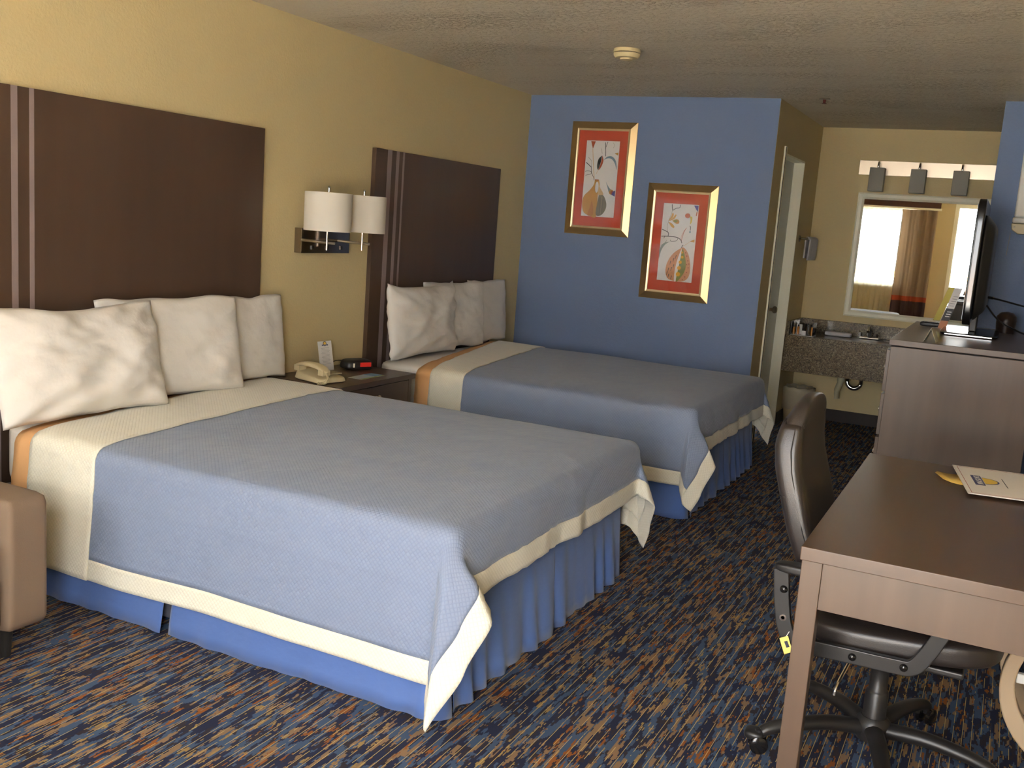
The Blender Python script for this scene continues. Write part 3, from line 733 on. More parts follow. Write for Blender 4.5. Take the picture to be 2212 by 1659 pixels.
# ------------------------------------------------------------------ ceiling things
sd_ = thing('smoke_detector', 'round cream smoke detector on the ceiling', 'smoke detector', (1.44, 5.25, H-.05))
mk('base', lathe(BM(), (1.44, 5.25, 0), [(.072, H-.001), (.074, H-.018), (.070, H-.020)], 40), DETECT, sd_, smooth=True)
mk('gap', lathe(BM(), (1.44, 5.25, 0), [(.066, H-.018), (.066, H-.024)], 40), DARK, sd_)
mk('cover', lathe(BM(), (1.44, 5.25, 0), [(.072, H-.024), (.070, H-.036), (.060, H-.046), (.035, H-.048), (.033, H-.055), (.0, H-.057)], 40), DETECT, sd_, smooth=True)
sp = thing('sprinkler', 'small dark fire sprinkler head on the ceiling near the corridor', 'sprinkler', (2.18, 7.05, H-.04))
mk('escutcheon', lathe(BM(), (2.18, 7.05, 0), [(.036, H-.001), (.034, H-.006), (.02, H-.009)], 24), NICKEL, sp, smooth=True)
mk('head', lathe(BM(), (2.18, 7.05, 0), [(.01, H-.009), (.008, H-.03), (.018, H-.034), (.0, H-.036)], 16), mat('sprinkler_red', (130, 50, 40), .4), sp, smooth=True)

# ------------------------------------------------------------------ vanity
VZ, VY = .742, 8.2
v = thing('vanity_counter', 'brown speckled granite vanity counter with sink below the mirror', 'vanity', (2.7, 8.5, .45))
VX1 = 3.9
cx_, cy_, rx_, ry_ = 2.47, 8.47, .205, .135
bm = BM(); outer = [(X1+.001, VY), (VX1, VY), (VX1, Y2-.001), (X1+.001, Y2-.001)]
# counter top with an oval hole: ring of quads
n = 48; ov = [bm.verts.new((cx_+rx_*math.cos(2*PI*k/n), cy_+ry_*math.sin(2*PI*k/n), VZ)) for k in range(n)]
def ray_rect(a):
    dx, dy = math.cos(a), math.sin(a); ts = []
    if dx > 1e-6: ts.append((VX1-cx_)/dx)
    if dx < -1e-6: ts.append((X1+.001-cx_)/dx)
    if dy > 1e-6: ts.append((Y2-.001-cy_)/dy)
    if dy < -1e-6: ts.append((VY-cy_)/dy)
    t_ = min(ts); return (cx_+dx*t_, cy_+dy*t_)
angs = [2*PI*k/n for k in range(n)]
ou = []
for k in range(n):
    p = ray_rect(angs[k]); ou.append(bm.verts.new((p[0], p[1], VZ)))
for k in range(n): bm.faces.new((ov[k], ou[k], ou[(k+1) % n], ov[(k+1) % n]))
for cxy in outer:  # corner triangles
    k = min(range(n), key=lambda q: 0 if False else abs(((math.atan2(cxy[1]-cy_, cxy[0]-cx_) % (2*PI))-angs[q]-PI/n)))
    c_ = bm.verts.new((cxy[0], cxy[1], VZ)); bm.faces.new((ou[k], c_, ou[(k+1) % n]))
box(bm, X1+.001, VX1, VY+.001, Y2-.001, VZ-.03, VZ-.026)
mk('counter_top', bm, GRAN, v)
mk('apron', bx(X1+.001, VX1, VY-.02, VY, .452, VZ+.004), GRAN, v, bevel=.004)
mk('backsplash', bx(X1+.001, VX1, Y2-.025, Y2-.001, VZ+.0005, VZ+.11), GRAN, v, bevel=.003)
mk('side_splash', bx(X1+.001, X1+.022, VY+.01, Y2-.026, VZ+.0005, VZ+.11), GRAN, v, bevel=.003)
mk('sink_basin', lathe(BM(), (0, 0, 0), [(1, 0), (.95, -.25), (.8, -.7), (.5, -.95), (.0, -1)], 48), mat('sink_tan', (96, 78, 58), .3), v, smooth=True)
sb = [o for o in COL.objects if o.name.startswith('sink_basin')][0]
for vv in sb.data.vertices:
    c = WM[v.name] @ vv.co; vv.co = WM[v.name].inverted() @ Vector((cx_+c.x*rx_, cy_+c.y*ry_, VZ+c.z*.12))
fc = thing('faucet', 'dark chrome faucet standing behind the sink', 'faucet', (2.48, 8.62, VZ))
mk('base', bx(2.40, 2.56, 8.60, 8.65, VZ+.001, VZ+.02), CHROME, fc, bevel=.008)
mk('spout', tube(BM(), catmull([(2.48, 8.625, VZ+.015), (2.48, 8.61, VZ+.08), (2.48, 8.55, VZ+.095), (2.48, 8.50, VZ+.07)], 8), [.02]*9+[.016]*8+[.012]*8, 14), CHROME, fc, smooth=True)
for s in (-1, 1): mk('handle', tube(BM(), [(2.48+.055*s, 8.625, VZ+.015), (2.48+.06*s, 8.62, VZ+.05), (2.48+.075*s, 8.60, VZ+.06)], [.014, .012, .007], 10), CHROME, fc, smooth=True)
tp = thing('drain_trap', 'shiny chrome drain trap hanging below the vanity counter', 'pipe', (2.42, 8.6, .31))
pts = [(2.47, 8.55, .62), (2.47, 8.55, .40)]+[(2.415+.055*math.cos(a), 8.57, .385-.055*math.sin(a)) for a in [PI*i/12 for i in range(13)]]+[(2.36, 8.59, .42), (2.36, 8.68, .45), (2.36, 8.775, .45)]
mk('pipe', tube(BM(), pts, .019, 14), CHROME, tp, smooth=True)
mk('slip_nut', lathe(BM(), (2.36, 8.585, 0), [(.026, .385), (.026, .41)], 8), CHROME, tp)
pb = thing('pipe_wrap', 'pale plastic-wrapped pipe hanging below the counter left of the chrome trap', 'pipe', (2.29, 8.62, .22))
mk('wrap', tube(BM(), catmull([(2.31, 8.62, .46), (2.30, 8.62, .36), (2.28, 8.62, .28), (2.29, 8.62, .22)], 6), [.03]*6+[.024]*6+[.02]*6+[.024], 12), mat('wrap_pale', (190, 182, 150), .3), pb, smooth=True)
tk = thing('amenity_tray', 'clear tray of glasses and toiletries at the left end of the vanity counter', 'tray', (1.99, 8.33, VZ))
AMB = mat('amber_liquid', (196, 126, 50), .2)
TX0, TX1, TY0, TY1 = 1.915, 2.09, 8.25, 8.42
bm = BM(); box(bm, TX0, TX1, TY0, TY0+.003, VZ+.004, VZ+.11); box(bm, TX0, TX1, TY1-.003, TY1, VZ+.004, VZ+.11); box(bm, TX0, TX0+.003, TY0, TY1, VZ+.004, VZ+.11); box(bm, TX1-.003, TX1, TY0, TY1, VZ+.004, VZ+.11)
mk('acrylic_walls', bm, CLEARPL, tk); mk('tray_base', bx(TX0, TX1, TY0, TY1, VZ+.0005, VZ+.004), PLASTIC_WHITE, tk)
G3 = 'toiletries in the tray'
for k, (px, py, hh, col, nm, lab) in enumerate(((1.937, 8.275, .075, AMB, 'toiletry_bottle', 'small amber toiletry bottle at the left corner of the clear tray'), (1.965, 8.30, .08, AMB, 'toiletry_bottle', 'amber toiletry bottle between the paper packets in the tray'), (2.074, 8.30, .085, AMB, 'toiletry_bottle', 'slim amber bottle at the right end of the clear tray'))):
    b_ = thing(nm, lab, 'bottle', (px, py, VZ+.0045), group=G3)
    mk('body', lathe(BM(), (px, py, VZ+.0045), [(.010, 0), (.010, hh*.75), (.006, hh*.82)], 14), col, b_, smooth=True); mk('cap', lathe(BM(), (px, py, VZ+.0045+hh*.82), [(.007, 0), (.007, hh*.18)], 12), BLACKP, b_)
for k, (px, py, lab) in enumerate(((2.01, 8.36, 'drinking glass standing in the middle of the clear tray'), (2.045, 8.30, 'drinking glass near the right end of the clear tray'))):
    bm = BM(); lathe(bm, (px, py, VZ+.0045), [(.022, .0), (.027, .09), (.0255, .09), (.0205, .004), (0, .004)], 24); tag(mk('drinking_glass', bm, CLEARPL, None, smooth=True), lab, 'glass', 'glasses in the tray')
bm = BM(); box(bm, 1.945, 1.99, 8.33, 8.34, VZ+.005, VZ+.085); tag(mk('paper_packet', bm, PAPER), 'white paper packet standing at the back of the clear tray', 'packet')
bm = BM(); prism(bm, [(2.0, 8.27), (2.03, 8.262), (2.034, 8.268), (2.0, 8.278)], 'z', VZ+.005, VZ+.04); tag(mk('soap_packet', bm, PAPER), 'small white soap packet at the front of the clear tray', 'packet')
bm = sbox(lambda a, b, c: Vector((2.24+.105*a, 8.60+.06*b, VZ+.018+.016*c)), 10, 6); tag(mk('face_towel', bm, TOWEL, None, smooth=True, auto=180), 'folded white cloth lying on the counter left of the faucet', 'towel')
# mirror
mr = thing('vanity_mirror', 'wide mirror in a cream frame on the vanity wall', 'mirror', (2.9, Y2-.02, .906))
mx0, mx1, mz0, mz1 = 2.235, 3.62, .906, 1.926; y = Y2-.001
bm = BM(); R = []
for ins, dep in [(0, 0), (0, .022), (.012, .030), (.035, .026), (.05, .014), (.052, .006)]: R.append([bm.verts.new((px, y-dep, pz)) for px, pz in ((mx0+ins, mz0+ins), (mx1-ins, mz0+ins), (mx1-ins, mz1-ins), (mx0+ins, mz1-ins))])
for a, b in zip(R, R[1:]):
    for k in range(4): bm.faces.new((a[k], a[(k+1) % 4], b[(k+1) % 4], b[k]))
mk('mirror_frame', bm, CREAM, mr); mk('mirror_glass', bx(mx0+.05, mx1-.05, y-.006, y-.002, mz0+.05, mz1-.05), MIRROR, mr)
# light bar
lb = thing('vanity_light', 'brushed metal vanity light bar with hanging grey rectangular shades above the mirror', 'lamp', (2.8, Y2-.02, 1.93))
mk('back_plate', bx(2.215, 3.62, y-.022, y, 2.068, 2.185), STEELP, lb, bevel=.002)
for k in range(4):
    px = 2.372+.312*k
    cl = mk('clip', tube(BM(), catmull([(px, y-.02, 2.165), (px, y-.065, 2.172), (px, y-.09, 2.15), (px, y-.09, 2.118)], 5), .008, 10), CHROME, lb, smooth=True)
    bm = BM(); box(bm, px-.058, px+.058, y-.135, y-.05, 1.935, 2.122); mk('glass_shade', bm, GREYSH, lb, bevel=.004)
# towel bar and towel on the corridor wall
tb = thing('towel_bar', 'chrome towel bar on the corridor wall by the mirror', 'towel bar', (X1+.03, 8.45, 1.5))
for yy in (8.29, 8.72): mk('post', lathe(BM(), (X1, yy, 1.515), [(.026, .001), (.026, .008), (.012, .014), (.012, .07), (0, .072)], 16, 'x'), CHROME, tb, smooth=True)
mk('bar', tube(BM(), [(X1+.058, 8.28, 1.515), (X1+.058, 8.73, 1.515)], .008, 12), CHROME, tb, smooth=True)
def towel_pt(j, i):  # j along the profile, i along the bar
    s = j/24; yy = 8.34+.34*i/20; w_ = .006*math.sin(i*1.7)
    if s < .42: return Vector((X1+.075+.02*s+w_, yy, 1.515-.17*(1-s/.42)))
    if s < .58:
        a = PI*(s-.42)/.16; return Vector((X1+.058+.019*math.cos(a)+w_*.3, yy, 1.515+.019*math.sin(a)))
    return Vector((X1+.038+w_*.5, yy, 1.515-.155*(s-.58)/.42))
bm = BM(); g = [[bm.verts.new(towel_pt(j, i)) for i in range(21)] for j in range(25)]; fill(bm, g)
tag(mk('hand_towel', bm, TOWEL, None, smooth=True, solid=.010, recalc=True, auto=180), 'white hand towel draped over the chrome towel bar', 'towel')
# waste bin
wb = thing('waste_bin', 'round tan waste bin lined with a clear plastic bag under the vanity', 'waste bin', (2.0, 8.45, 0))
mk('bin', lathe(BM(), (2.0, 8.45, 0), [(.095, .001), (.125, .29), (.128, .295), (.121, .29), (.092, .006), (0, .006)], 36), mat('bin_tan', (176, 160, 124), .5), wb, smooth=True)
bm = BM(); rings = []
for f, rr_ in ((.12, .124), (.2, .128), (.27, .133), (.30, .134), (.305, .125), (.27, .116), (.2, .112)):
    rings.append([bm.verts.new((2.0+(rr_+.003*math.sin(k*2.9+f*30))*math.cos(2*PI*k/48), 8.45+(rr_+.003*math.sin(k*3.7+f*20))*math.sin(2*PI*k/48), f+.004*math.sin(k*1.3))) for k in range(48)])
for a, b in zip(rings, rings[1:]):
    for k in range(48): bm.faces.new((a[k], a[(k+1) % 48], b[(k+1) % 48], b[k]))
lm = mat('liner_cloudy', (214, 204, 180), .25); lm.node_tree.nodes['Principled BSDF'].inputs['Alpha'].default_value = .55
mk('liner_bag', bm, lm, wb, smooth=True, auto=180)

# ------------------------------------------------------------------ dresser, television and small things
DX0, DX1, DYa, DYb, DZt = 2.94, 3.62, 5.40, 7.0, 1.036
dr = thing('dresser', 'tall brown wood dresser carrying the television, seen from its end', 'dresser', ((DX0+DX1)/2, (DYa+DYb)/2, 0))
mk('top', bx(DX0, DX1, DYa, DYb, DZt-.03, DZt), WOODV, dr, bevel=.002)
mk('shadow_gap', bx(DX0+.012, DX1-.006, DYa+.01, DYb-.01, DZt-.036, DZt-.0302), DARK, dr)
mk('body', bx(DX0+.01, DX1, DYa+.004, DYb-.004, .06, DZt-.036), WOODV, dr, bevel=.002)
mk('plinth', bx(DX0+.03, DX1, DYa+.03, DYb-.03, 0, .06), DARK, dr)
for c in range(2):
    for r in range(4):
        q = mk('drawer', bx(DX0-.008, DX0+.01, DYa+.02+.785*c, DYa+.79+.785*c, .08+.228*r, .295+.228*r), WOOD, dr, bevel=.002)
        for s in (-.2, .2): mk('knob', lathe(BM(), (DX0-.008, DYa+.405+.785*c+s, .188+.228*r), [(.006, 0), (.006, -.01), (.012, -.014), (.012, -.02), (0, -.022)], 12, 'x'), NICKEL, q, smooth=True)
tv = thing('television', 'flat black television seen edge-on, standing on the tall dresser', 'television', (3.28, 6.35, DZt))
TA, TB = 5.92, 6.86
def tvf(a, b, c):
    return Vector((3.262+.022*a, (TA+TB)/2+(TB-TA)/2*b, 1.448+.342*c))
mk('screen_housing', sbox(tvf, 12, 14), BLACKG, tv, smooth=True, auto=50)
mk('screen', bx(3.2385, 3.2399, TA+.03, TB-.03, 1.14, 1.76), mat('screen_black', (10, 10, 12), .08), tv)
def tbf(a, b, c):
    k = (a+1)/2; return Vector((3.284+.062*k, (TA+TB)/2+((TB-TA)/2-.035-.06*k)*b, 1.42+(.30-.07*k)*c-.0))
mk('rear_cover', sbox(tbf, 12, 9), BLACKP, tv, smooth=True, auto=50)
mk('neck', bx(3.27, 3.31, 6.30, 6.48, DZt+.018, 1.2), BLACKP, tv, bevel=.006)
def tsf(a, b, c): return Vector((3.28+.15*a, 6.36+.30*b, DZt+.010+.008*c))
mk('stand_base', sbox(tsf, 12, 8), BLACKG, tv, smooth=True, auto=60)
mk('base_trim', bx(3.16, 3.40, 6.058, 6.062, DZt+.006, DZt+.012), CHROME, tv)
bk = thing('ice_bucket', 'small dark rounded bucket beside the television on the dresser', 'bucket', (3.46, 6.74, DZt))
mk('body', lathe(BM(), (3.46, 6.74, DZt), [(.05, .001), (.056, .06), (.056, .075)], 28), mat('bucket_brown', (48, 34, 30), .35), bk, smooth=True)
mk('lid', lathe(BM(), (3.46, 6.74, DZt), [(.058, .075), (.055, .10), (.036, .122), (0, .13)], 28), mat('lid_brown', (56, 40, 34), .3), bk, smooth=True)
for k, (pa, lab) in enumerate((([(3.35, 6.35, 1.255), (3.40, 6.30, 1.25), (3.50, 6.2, 1.235), (3.62, 6.1, 1.215), (3.8, 6.0, 1.17), (4.149, 5.9, 1.1)], 'black antenna cable with silver plug running from the television to the right'),
                               ([(3.345, 6.42, 1.205), (3.42, 6.35, 1.13), (3.52, 6.2, 1.09), (3.62, 6.05, 1.06), (3.8, 5.9, .95), (4.149, 5.8, .6)], 'black power cable drooping from the television towards the right wall'))):
    t_ = thing('cable', lab, 'cable', pa[0]); mk('cord', tube(BM(), catmull(pa, 8), .005, 8), BLACKP, t_, smooth=True)
    if k == 0: mk('plug', tube(BM(), [pa[0], (3.375, 6.325, 1.2535)], .008, 10), CHROME, t_, smooth=True)
# tent card
tt = thing('tent_card', 'folded blank tent card standing at the front of the dresser top', 'card', (3.125, 5.53, DZt))
def quadslab(bm, P, th=.0012):
    a, b, c, d = [Vector(p) for p in P]; n_ = (b-a).cross(d-a).normalized()*th
    V1 = [bm.verts.new(p) for p in (a, b, c, d)]; V2 = [bm.verts.new(p+n_) for p in (a, b, c, d)]
    bm.faces.new(V1[::-1]); bm.faces.new(V2)
    for i in range(4): bm.faces.new((V1[i], V1[(i+1) % 4], V2[(i+1) % 4], V2[i]))
    return bm
quad1 = quadslab(BM(), [(3.095, 5.47, DZt+.001), (3.10, 5.58, DZt+.001), (3.128, 5.58, DZt+.072), (3.123, 5.47, DZt+.072)])
quad2 = quadslab(BM(), [(3.155, 5.47, DZt+.001), (3.123, 5.47, DZt+.072), (3.128, 5.58, DZt+.072), (3.16, 5.58, DZt+.001)])
CARDP = mat('card_offwhite', (226, 224, 206), .7)
mk('front_flap', quad1, CARDP, tt); mk('rear_flap', quad2, CARDP, tt)
# brochures in a stand
br = thing('brochure', 'yellow brochure leaning upright beside the television', 'brochure', (3.09, 6.55, DZt), group='leaflets beside the television')
def leanpoly(x0, x1, xs, y, z0, z1): return [(x0, z0), (x1, z0), (x1+xs, z1), (x0+xs, z1)]
YB = mat('brochure_yellow', (190, 174, 50), .5); BB = mat('brochure_black', (42, 36, 36), .5); PB = mat('brochure_peach', (200, 130, 90), .5)
bm = prism(BM(), leanpoly(3.062, 3.10, .062, 0, DZt+.045, DZt+.25), 'y', 6.56, 6.563); mk('cover', bm, YB, br)
wbh = thing('brochure', 'white printed rack card with dark lower half leaning beside the television', 'brochure', (3.14, 6.53, DZt), group='leaflets beside the television')
bm = prism(BM(), leanpoly(3.128, 3.172, .03, 0, DZt+.125, DZt+.25), 'y', 6.53, 6.533); mk('upper_half', bm, PAPER, wbh)
bm = prism(BM(), leanpoly(3.108, 3.152, .020, 0, DZt+.05, DZt+.125), 'y', 6.53, 6.533); mk('dark_half', bm, BB, wbh)
bm = prism(BM(), leanpoly(3.095, 3.138, .013, 0, DZt+.002, DZt+.05), 'y', 6.53, 6.533); mk('peach_foot', bm, PB, wbh)
bm = BM()
for i in range(3): box(bm, 3.128+.004*i, 3.152+.004*i, 6.5285, 6.5299, DZt+.074+.014*i, DZt+.079+.014*i)
mk('printed_marks', bm, PAPER, wbh)
bm = BM()
for i in range(5): box(bm, 3.142+.004*i, 3.168+.004*i, 6.5285, 6.5299, DZt+.14+.014*i, DZt+.143+.014*i)
mk('printed_lines', bm, GREYT, wbh)
rc = thing('remote_control', 'black remote control holder at the far left of the dresser top', 'remote control', (3.04, 6.62, DZt))
mk('body', sbox(lambda a, b, c: Vector((3.055+.065*a, 6.60+.03*b, DZt+.016+.014*c)), 8, 5), BLACKP, rc, smooth=True, auto=180)
mk('keys', bx(3.01, 3.09, 6.585, 6.615, DZt+.0295, DZt+.033), BLACKG, rc)
# white fixture on the blue partition
wf = thing('wall_fixture', 'white wall fixture with beige bracket on the blue partition at the right edge', 'fixture', (3.52, YP-.04, 1.64))
mk('white_cover', bx(3.415, 3.62, YP-.10, YP-.001, 1.735, 2.25), PLASTIC_WHITE, wf, bevel=.012)
mk('lower_lip', bx(3.408, 3.625, YP-.105, YP-.001, 1.70, 1.735), PLASTIC_WHITE, wf, bevel=.01)
bm = prism(BM(), [(3.405, 1.698), (3.60, 1.698), (3.60, 1.635), (3.45, 1.635), (3.41, 1.66)], 'y', YP-.085, YP-.001); b_ = mk('bracket', bm, PLASTIC_BEIGE, wf, bevel=.006)
mk('screw', lathe(BM(), (3.425, YP-.086, 1.675), [(.006, 0), (.006, -.003), (0, -.004)], 12, 'y'), NICKEL, b_)
mk('pull_chain', tube(BM(), [(3.408, YP-.03, 1.64), (3.403, YP-.03, 1.50)], .0015, 6), NICKEL, wf)

# ------------------------------------------------------------------ desk
QX0, QX1, QY0, QY1, QZ = 3.08, 3.82, 2.434, 3.742, .76
dk = thing('desk', 'dark brown wooden writing desk in the right foreground', 'desk', ((QX0+QX1)/2, (QY0+QY1)/2, 0))
mk('desk_top', bx(QX0, QX1, QY0, QY1, QZ-.034, QZ), WOOD, dk, bevel=.002)
for lx in (QX0+.003, QX1-.055):
    for ly in (QY0+.015, QY1-.067): mk('leg', bx(lx, lx+.05, ly, ly+.05, 0, QZ-.034), WOODV, dk, bevel=.002)
bm = BM(); mk('end_apron', bx(QX0+.053, QX1-.055, QY0+.02, QY0+.038, .603, QZ-.034), WOODV, dk, bevel=.001)
mk('end_apron', bx(QX0+.053, QX1-.055, QY1-.055, QY1-.037, .603, QZ-.034), WOODV, dk)
mk('back_apron', bx(QX1-.05, QX1-.03, QY0+.065, QY1-.067, .603, QZ-.034), WOODV, dk)
# paper folder with logo
pp = thing('menu_folder', 'white printed menu with a blue banner and sun emblem on the desk', 'menu', (3.54, 3.53, QZ), math.radians(9))
mk('sheet', bx(-.155, .17, -.21, .20, .010, .0125), PAPER, pp, local=True)
RED = mat('ink_red', (150, 50, 50), .7)
bm = BM(); box(bm, -.143, -.1415, -.197, .187, .0126, .0129); box(bm, -.143, .168, -.197, -.1955, .0126, .0129); box(bm, -.143, .168, .1855, .187, .0126, .0129); mk('red_border', bm, RED, pp, local=True)
Ml = WM[pp.name] @ Matrix.Translation((-.10, -.005, .0137)) @ Matrix.Rotation(-PI/2, 4, 'Z')
mk('banner', bx(-.116, -.086, -.075, .065, .0127, .0131), NAVY, pp, local=True)
text('DAYS INN', .026, PAPER, pp, Ml)
for r_, m_, z_ in ((.047, NAVY, .0128), (.042, YEL, .01325)):
    bm = BM(); pl = [(r_*math.sin(a), r_*math.cos(a)) for a in [PI*i/24 for i in range(25)]]
    prism(bm, [(-.084+p[0], -.005+p[1]) for p in pl], 'z', z_, z_+.0004); mk('sun_emblem', bm, m_, pp, local=True)
mk('printed_line', bx(-.022, -.020, -.07, .06, .0127, .013), BLK, pp, local=True)
bm = BM(); pc = [mat('food_red', (190, 74, 50), .5), mat('food_yellow', (214, 184, 70), .5), mat('food_green', (150, 150, 90), .5), mat('food_orange', (206, 110, 60), .5)]
cells = [(.065, .115, .09, .19, 0), (.065, .12, .0, .088, 1), (.065, .125, -.09, -.002, 2), (.065, .13, -.195, -.092, 3), (.118, .168, .05, .19, 2), (.122, .168, -.08, .048, 1), (.132, .168, -.195, -.082, 0)]
for a, b, c, d_, m_ in cells: box(bm, a, b, c, d_, .0127, .0131, mi=m_)
mk('food_photos', bm, pc, pp, local=True)
ye = thing('yellow_envelope', 'yellow paper poking out beneath the white menu on the desk', 'paper', (3.42, 3.54, QZ), math.radians(20))
bm = BM(); n = 10; R1 = []; R2 = []
for i in range(n+1):
    x_ = -.10+.16*i/n; z_ = .001+.007*math.exp(-((x_+.10)/.03)**2); R1.append(bm.verts.new((x_, -.075+.03*(i == 0), z_))); R2.append(bm.verts.new((x_, .075-.03*(i == 0), z_)))
for i in range(n): bm.faces.new((R1[i], R1[i+1], R2[i+1], R2[i]))
mk('sheet', bm, mat('paper_yellow', (226, 190, 96), .6), ye, local=True, solid=.0008, smooth=True, recalc=False)

# ------------------------------------------------------------------ office chair
oc = thing('office_chair', 'black leather office chair pushed under the desk', 'office chair', (3.26, 3.0, 0))
yc = 2.99
def backx(z):   # rear surface x for height
    P = [(.50, 3.045), (.60, 3.003), (.70, 2.965), (.79, 2.938), (.86, 2.917), (.92, 2.908), (.98, 2.912), (1.06, 2.935)]
    for (za, xa), (zb_, xb_) in zip(P, P[1:]):
        if z <= zb_: return xa+(xb_-xa)*max(0, (z-za))/(zb_-za)
    return P[-1][1]
def bf(a, b, c):
    z = .50+.555*(c+1)/2; k = (c+1)/2
    wy = .205+.025*math.sin(min(1, k*1.15)*PI*.9)
    th = .042*(1 if k < .8 else 1-.35*((k-.8)/.2)); bow = .02*(b*b)
    return Vector((backx(z)+.04+th*a+bow*.6, yc+wy*b, z-.03*(b*b)*(k > .9)*1))
mk('backrest', sbox(bf, 22, 5), LEATHER, oc, smooth=True, auto=180)
bm = BM()
for z_ in (.79, ): tube(bm, [(backx(z_)-.0005+.002, yc-.2, z_), (backx(z_)+.03, yc-.2285, z_), (backx(z_)+.075, yc-.2265, z_)], .002, 6)
pts = [(backx(z_)+.064, yc-.2275-.0*(z_ > .9), z_) for z_ in [.56+.02*i for i in range(22)]]
tube(bm, pts, .0016, 6); mk('stitching', bm, BLACKP, oc, smooth=True)
def sf(a, b, c):
    k = (a+1)/2; x = 3.06+.51*k; z0 = .425+.02*k+.012*k*k; return Vector((x, yc+.245*b*(1-.06*k*k), z0+(.045)*c+.012*(c > 0)*(1-b*b)*(1-a*a)))
mk('seat_cushion', sbox(sf, 22, 4.5), LEATHER, oc, smooth=True, auto=180)
mk('seat_pan', bx(3.12, 3.48, 2.82, 3.16, .365, .385), BLACKP, oc, bevel=.006)
for s in (-1, 1):
    ya, yb_ = (yc-.275, yc-.255) if s < 0 else (yc+.255, yc+.275)
    pr = catmull([(2.992, .60, 0), (3.005, .50, 0), (3.022, .43, 0), (3.052, .40, 0), (3.10, .398, 0), (3.20, .400, 0), (3.31, .402, 0), (3.355, .408, 0), (3.385, .45, 0), (3.42, .53, 0), (3.44, .585, 0)], 5)
    bm = BM(); hw = .021; n = len(pr); rings = []
    for i, p in enumerate(pr):
        d_ = (pr[min(i+1, n-1)]-pr[max(i-1, 0)]).normalized(); q = Vector((-d_.y, d_.x, 0))*hw
        rings.append([bm.verts.new(((p+q).x, ya, (p+q).y)), bm.verts.new(((p+q).x, yb_, (p+q).y)), bm.verts.new(((p-q).x, yb_, (p-q).y)), bm.verts.new(((p-q).x, ya, (p-q).y))])
    for a, b in zip(rings, rings[1:]):
        for k in range(4): bm.faces.new((a[k], a[(k+1) % 4], b[(k+1) % 4], b[k]))
    bm.faces.new(rings[0]); bm.faces.new(rings[-1][::-1])
    ar = mk('arm_bracket', bm, BLACKP, oc, bevel=.003)
    mk('arm_pad', sbox(lambda a, b, c: Vector((3.21+.235*a, (ya+yb_)/2+.03*b, .607+.014*c)), 10, 5), BLACKP, oc, smooth=True, auto=180)
    yo = ya if s < 0 else yb_
    for (px, pz) in ((3.006, .545), (3.205, .400), (3.335, .405)): mk('bolt', lathe(BM(), (px, yo, pz), [(.011, 0), (.010, .004*s), (.006, .007*s), (0, .008*s)], 16, 'y'), BLACKG, ar, smooth=True)
    bm = lathe(BM(), (3.013, yo, .465), [(.010, 0), (.010, .003*s), (.005, .0032*s), (.004, -.004*s)], 16, 'y'); mk('open_bolt', bm, CHROME, ar)
hub = Vector((3.262, 3.0, 0))
mk('gas_column', lathe(BM(), (hub.x, hub.y, 0), [(.033, .07), (.033, .20), (.030, .205), (.026, .21), (.026, .30), (.034, .31), (.034, .365)], 28), BLACKP, oc, smooth=True)
mk('tilt_lever', tube(BM(), catmull([(3.20, 2.95, .345), (3.19, 2.90, .33), (3.165, 2.84, .26), (3.16, 2.83, .23)], 6), .005, 8), CHROME, oc, smooth=True)
mk('tension_knob', lathe(BM(), (3.36, 2.97, 0), [(.022, .30), (.026, .34), (.02, .365)], 16), BLACKP, oc, smooth=True)
mk('hub', lathe(BM(), (hub.x, hub.y, 0), [(.045, .055), (.052, .075), (.05, .11), (.036, .125)], 28), BLACKP, oc, smooth=True)
for ang in (211, 283, 355, 67, 139):
    a = math.radians(ang); dv = Vector((math.cos(a), math.sin(a), 0)); R_ = .335
    pts = [hub+dv*.035+Vector((0, 0, .088)), hub+dv*.14+Vector((0, 0, .098)), hub+dv*.25+Vector((0, 0, .088)), hub+dv*.31+Vector((0, 0, .074)), hub+dv*R_+Vector((0, 0, .062))]
    cp = catmull(pts, 6)
    lg = mk('leg', tube(BM(), cp, [.028-.010*i/(len(cp)-1) for i in range(len(cp))], 14, flat=.85), BLACKP, oc, smooth=True)
    pc_ = hub+dv*(R_+.008); sd2 = Vector((-dv.y, dv.x, 0)) if ang != 211 else Vector((.35, -.94, 0)).normalized()
    ax = sd2
    cs = mk('caster', tube(BM(), [pc_+Vector((0, 0, .07)), pc_+Vector((0, 0, .035))], .012, 10), BLACKP, lg, smooth=True)
    for s in (-1, 1):
        bm = BM(); c0 = pc_+Vector((0, 0, .027)); tube(bm, [c0+ax*s*.006, c0+ax*s*.010, c0+ax*s*.022, c0+ax*s*.026], [.018, .0265, .0265, .020], 22); mk('wheel', bm, BLACKG, lg, smooth=True)
mk('hood', sbox(lambda a, b, c: Vector((2.955+.03*a, 2.83+.03*b, .05+.015*c)), 8, 3), BLACKP, oc, smooth=True, auto=180)
tg = thing('hang_tag', 'small yellow hang tag dangling from the back of the office chair', 'tag', (3.03, 2.70, .37))
bm = prism(BM(), [(3.012, .408), (3.034, .420), (3.052, .378), (3.030, .366)], 'y', 2.703, 2.7045); mk('tag_paper', bm, mat('tag_yellow', (236, 214, 110), .6), tg)
mk('printed_mark', prism(BM(), [(3.026, .402), (3.034, .406), (3.042, .390), (3.034, .386)], 'y', 2.7015, 2.7028), BLK, tg)
mk('string', tube(BM(), [(3.028, 2.704, .414), (3.035, 2.712, .43)], .001, 5), PAPER, tg)

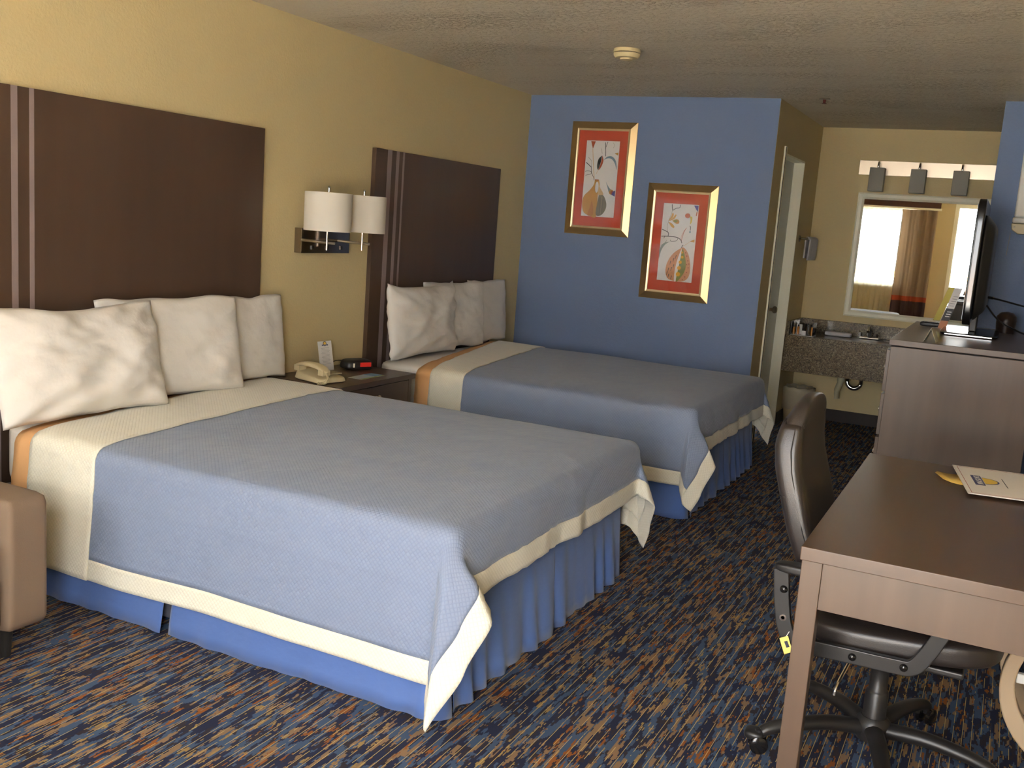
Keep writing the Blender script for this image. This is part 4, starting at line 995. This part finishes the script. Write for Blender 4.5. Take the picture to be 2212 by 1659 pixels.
# ------------------------------------------------------------------ beige curved frame beneath the desk, right edge
TANF = mat('bentwood_beige', (178, 156, 128), .4)
lr = thing('curved_frame', 'beige curved frame with a white crossbar beneath the right side of the desk', 'frame', (3.84, 3.3, 0))
for yy in (3.15, 3.42):
    bm = BM(); A = []
    for k in range(56):
        a = PI*2*k/56; c_, s_ = math.cos(a), math.sin(a); wd = .040+.022*max(0, -s_)
        A.append([bm.verts.new((3.84+.26*c_, yy, .262+.26*s_)), bm.verts.new((3.84+.26*c_, yy+.04, .262+.26*s_)), bm.verts.new((3.84+(.26-wd)*c_, yy+.04, .262+(.26-wd)*s_)), bm.verts.new((3.84+(.26-wd)*c_, yy, .262+(.26-wd)*s_))])
    for k in range(56):
        a, b = A[k], A[(k+1) % 56]
        for q in range(4): bm.faces.new((a[q], a[(q+1) % 4], b[(q+1) % 4], b[q]))
    mk('curved_band', bm, TANF, lr, bevel=.005, smooth=True)
mk('crossbar', bx(3.622, 4.055, 3.165, 3.185, .262, .292), PLASTIC_WHITE, lr, bevel=.004)
mk('rail', tube(BM(), [(3.84, 3.17, .50), (3.84, 3.44, .50)], .012, 12), TANF, lr, smooth=True)

# ------------------------------------------------------------------ brown armchair at the left edge
acx = thing('armchair', 'brown upholstered armchair at the left edge, in front of the nearer bed', 'armchair', (.43, 1.72, 0))
def rbx(x0, x1, y0, y1, z0, z1, e=22, n=10): return sbox(lambda a, b, c: Vector(((x0+x1)/2+(x1-x0)/2*a, (y0+y1)/2+(y1-y0)/2*b, (z0+z1)/2+(z1-z0)/2*c)), n, e)
mk('arm', rbx(.06, .815, 1.98, 2.125, .10, .53), BROWN_UPH, acx, smooth=True, auto=180); mk('arm', rbx(.06, .815, 1.33, 1.475, .10, .53), BROWN_UPH, acx, smooth=True, auto=180)
mk('seat_base', rbx(.1, .80, 1.47, 1.985, .10, .30, 14), BROWN_UPH, acx, smooth=True, auto=180); mk('seat_cushion', rbx(.2, .81, 1.478, 1.977, .302, .43, 6), BROWN_UPH, acx, smooth=True, auto=180)
mk('backrest', rbx(.05, .24, 1.36, 2.10, .10, .80, 8), BROWN_UPH, acx, smooth=True, auto=180)
for lx in (.12, .74):
    for ly in (1.38, 2.02): mk('leg', lathe(BM(), (lx, ly, 0), [(.016, .0), (.026, .10)], 16), DARK, acx)
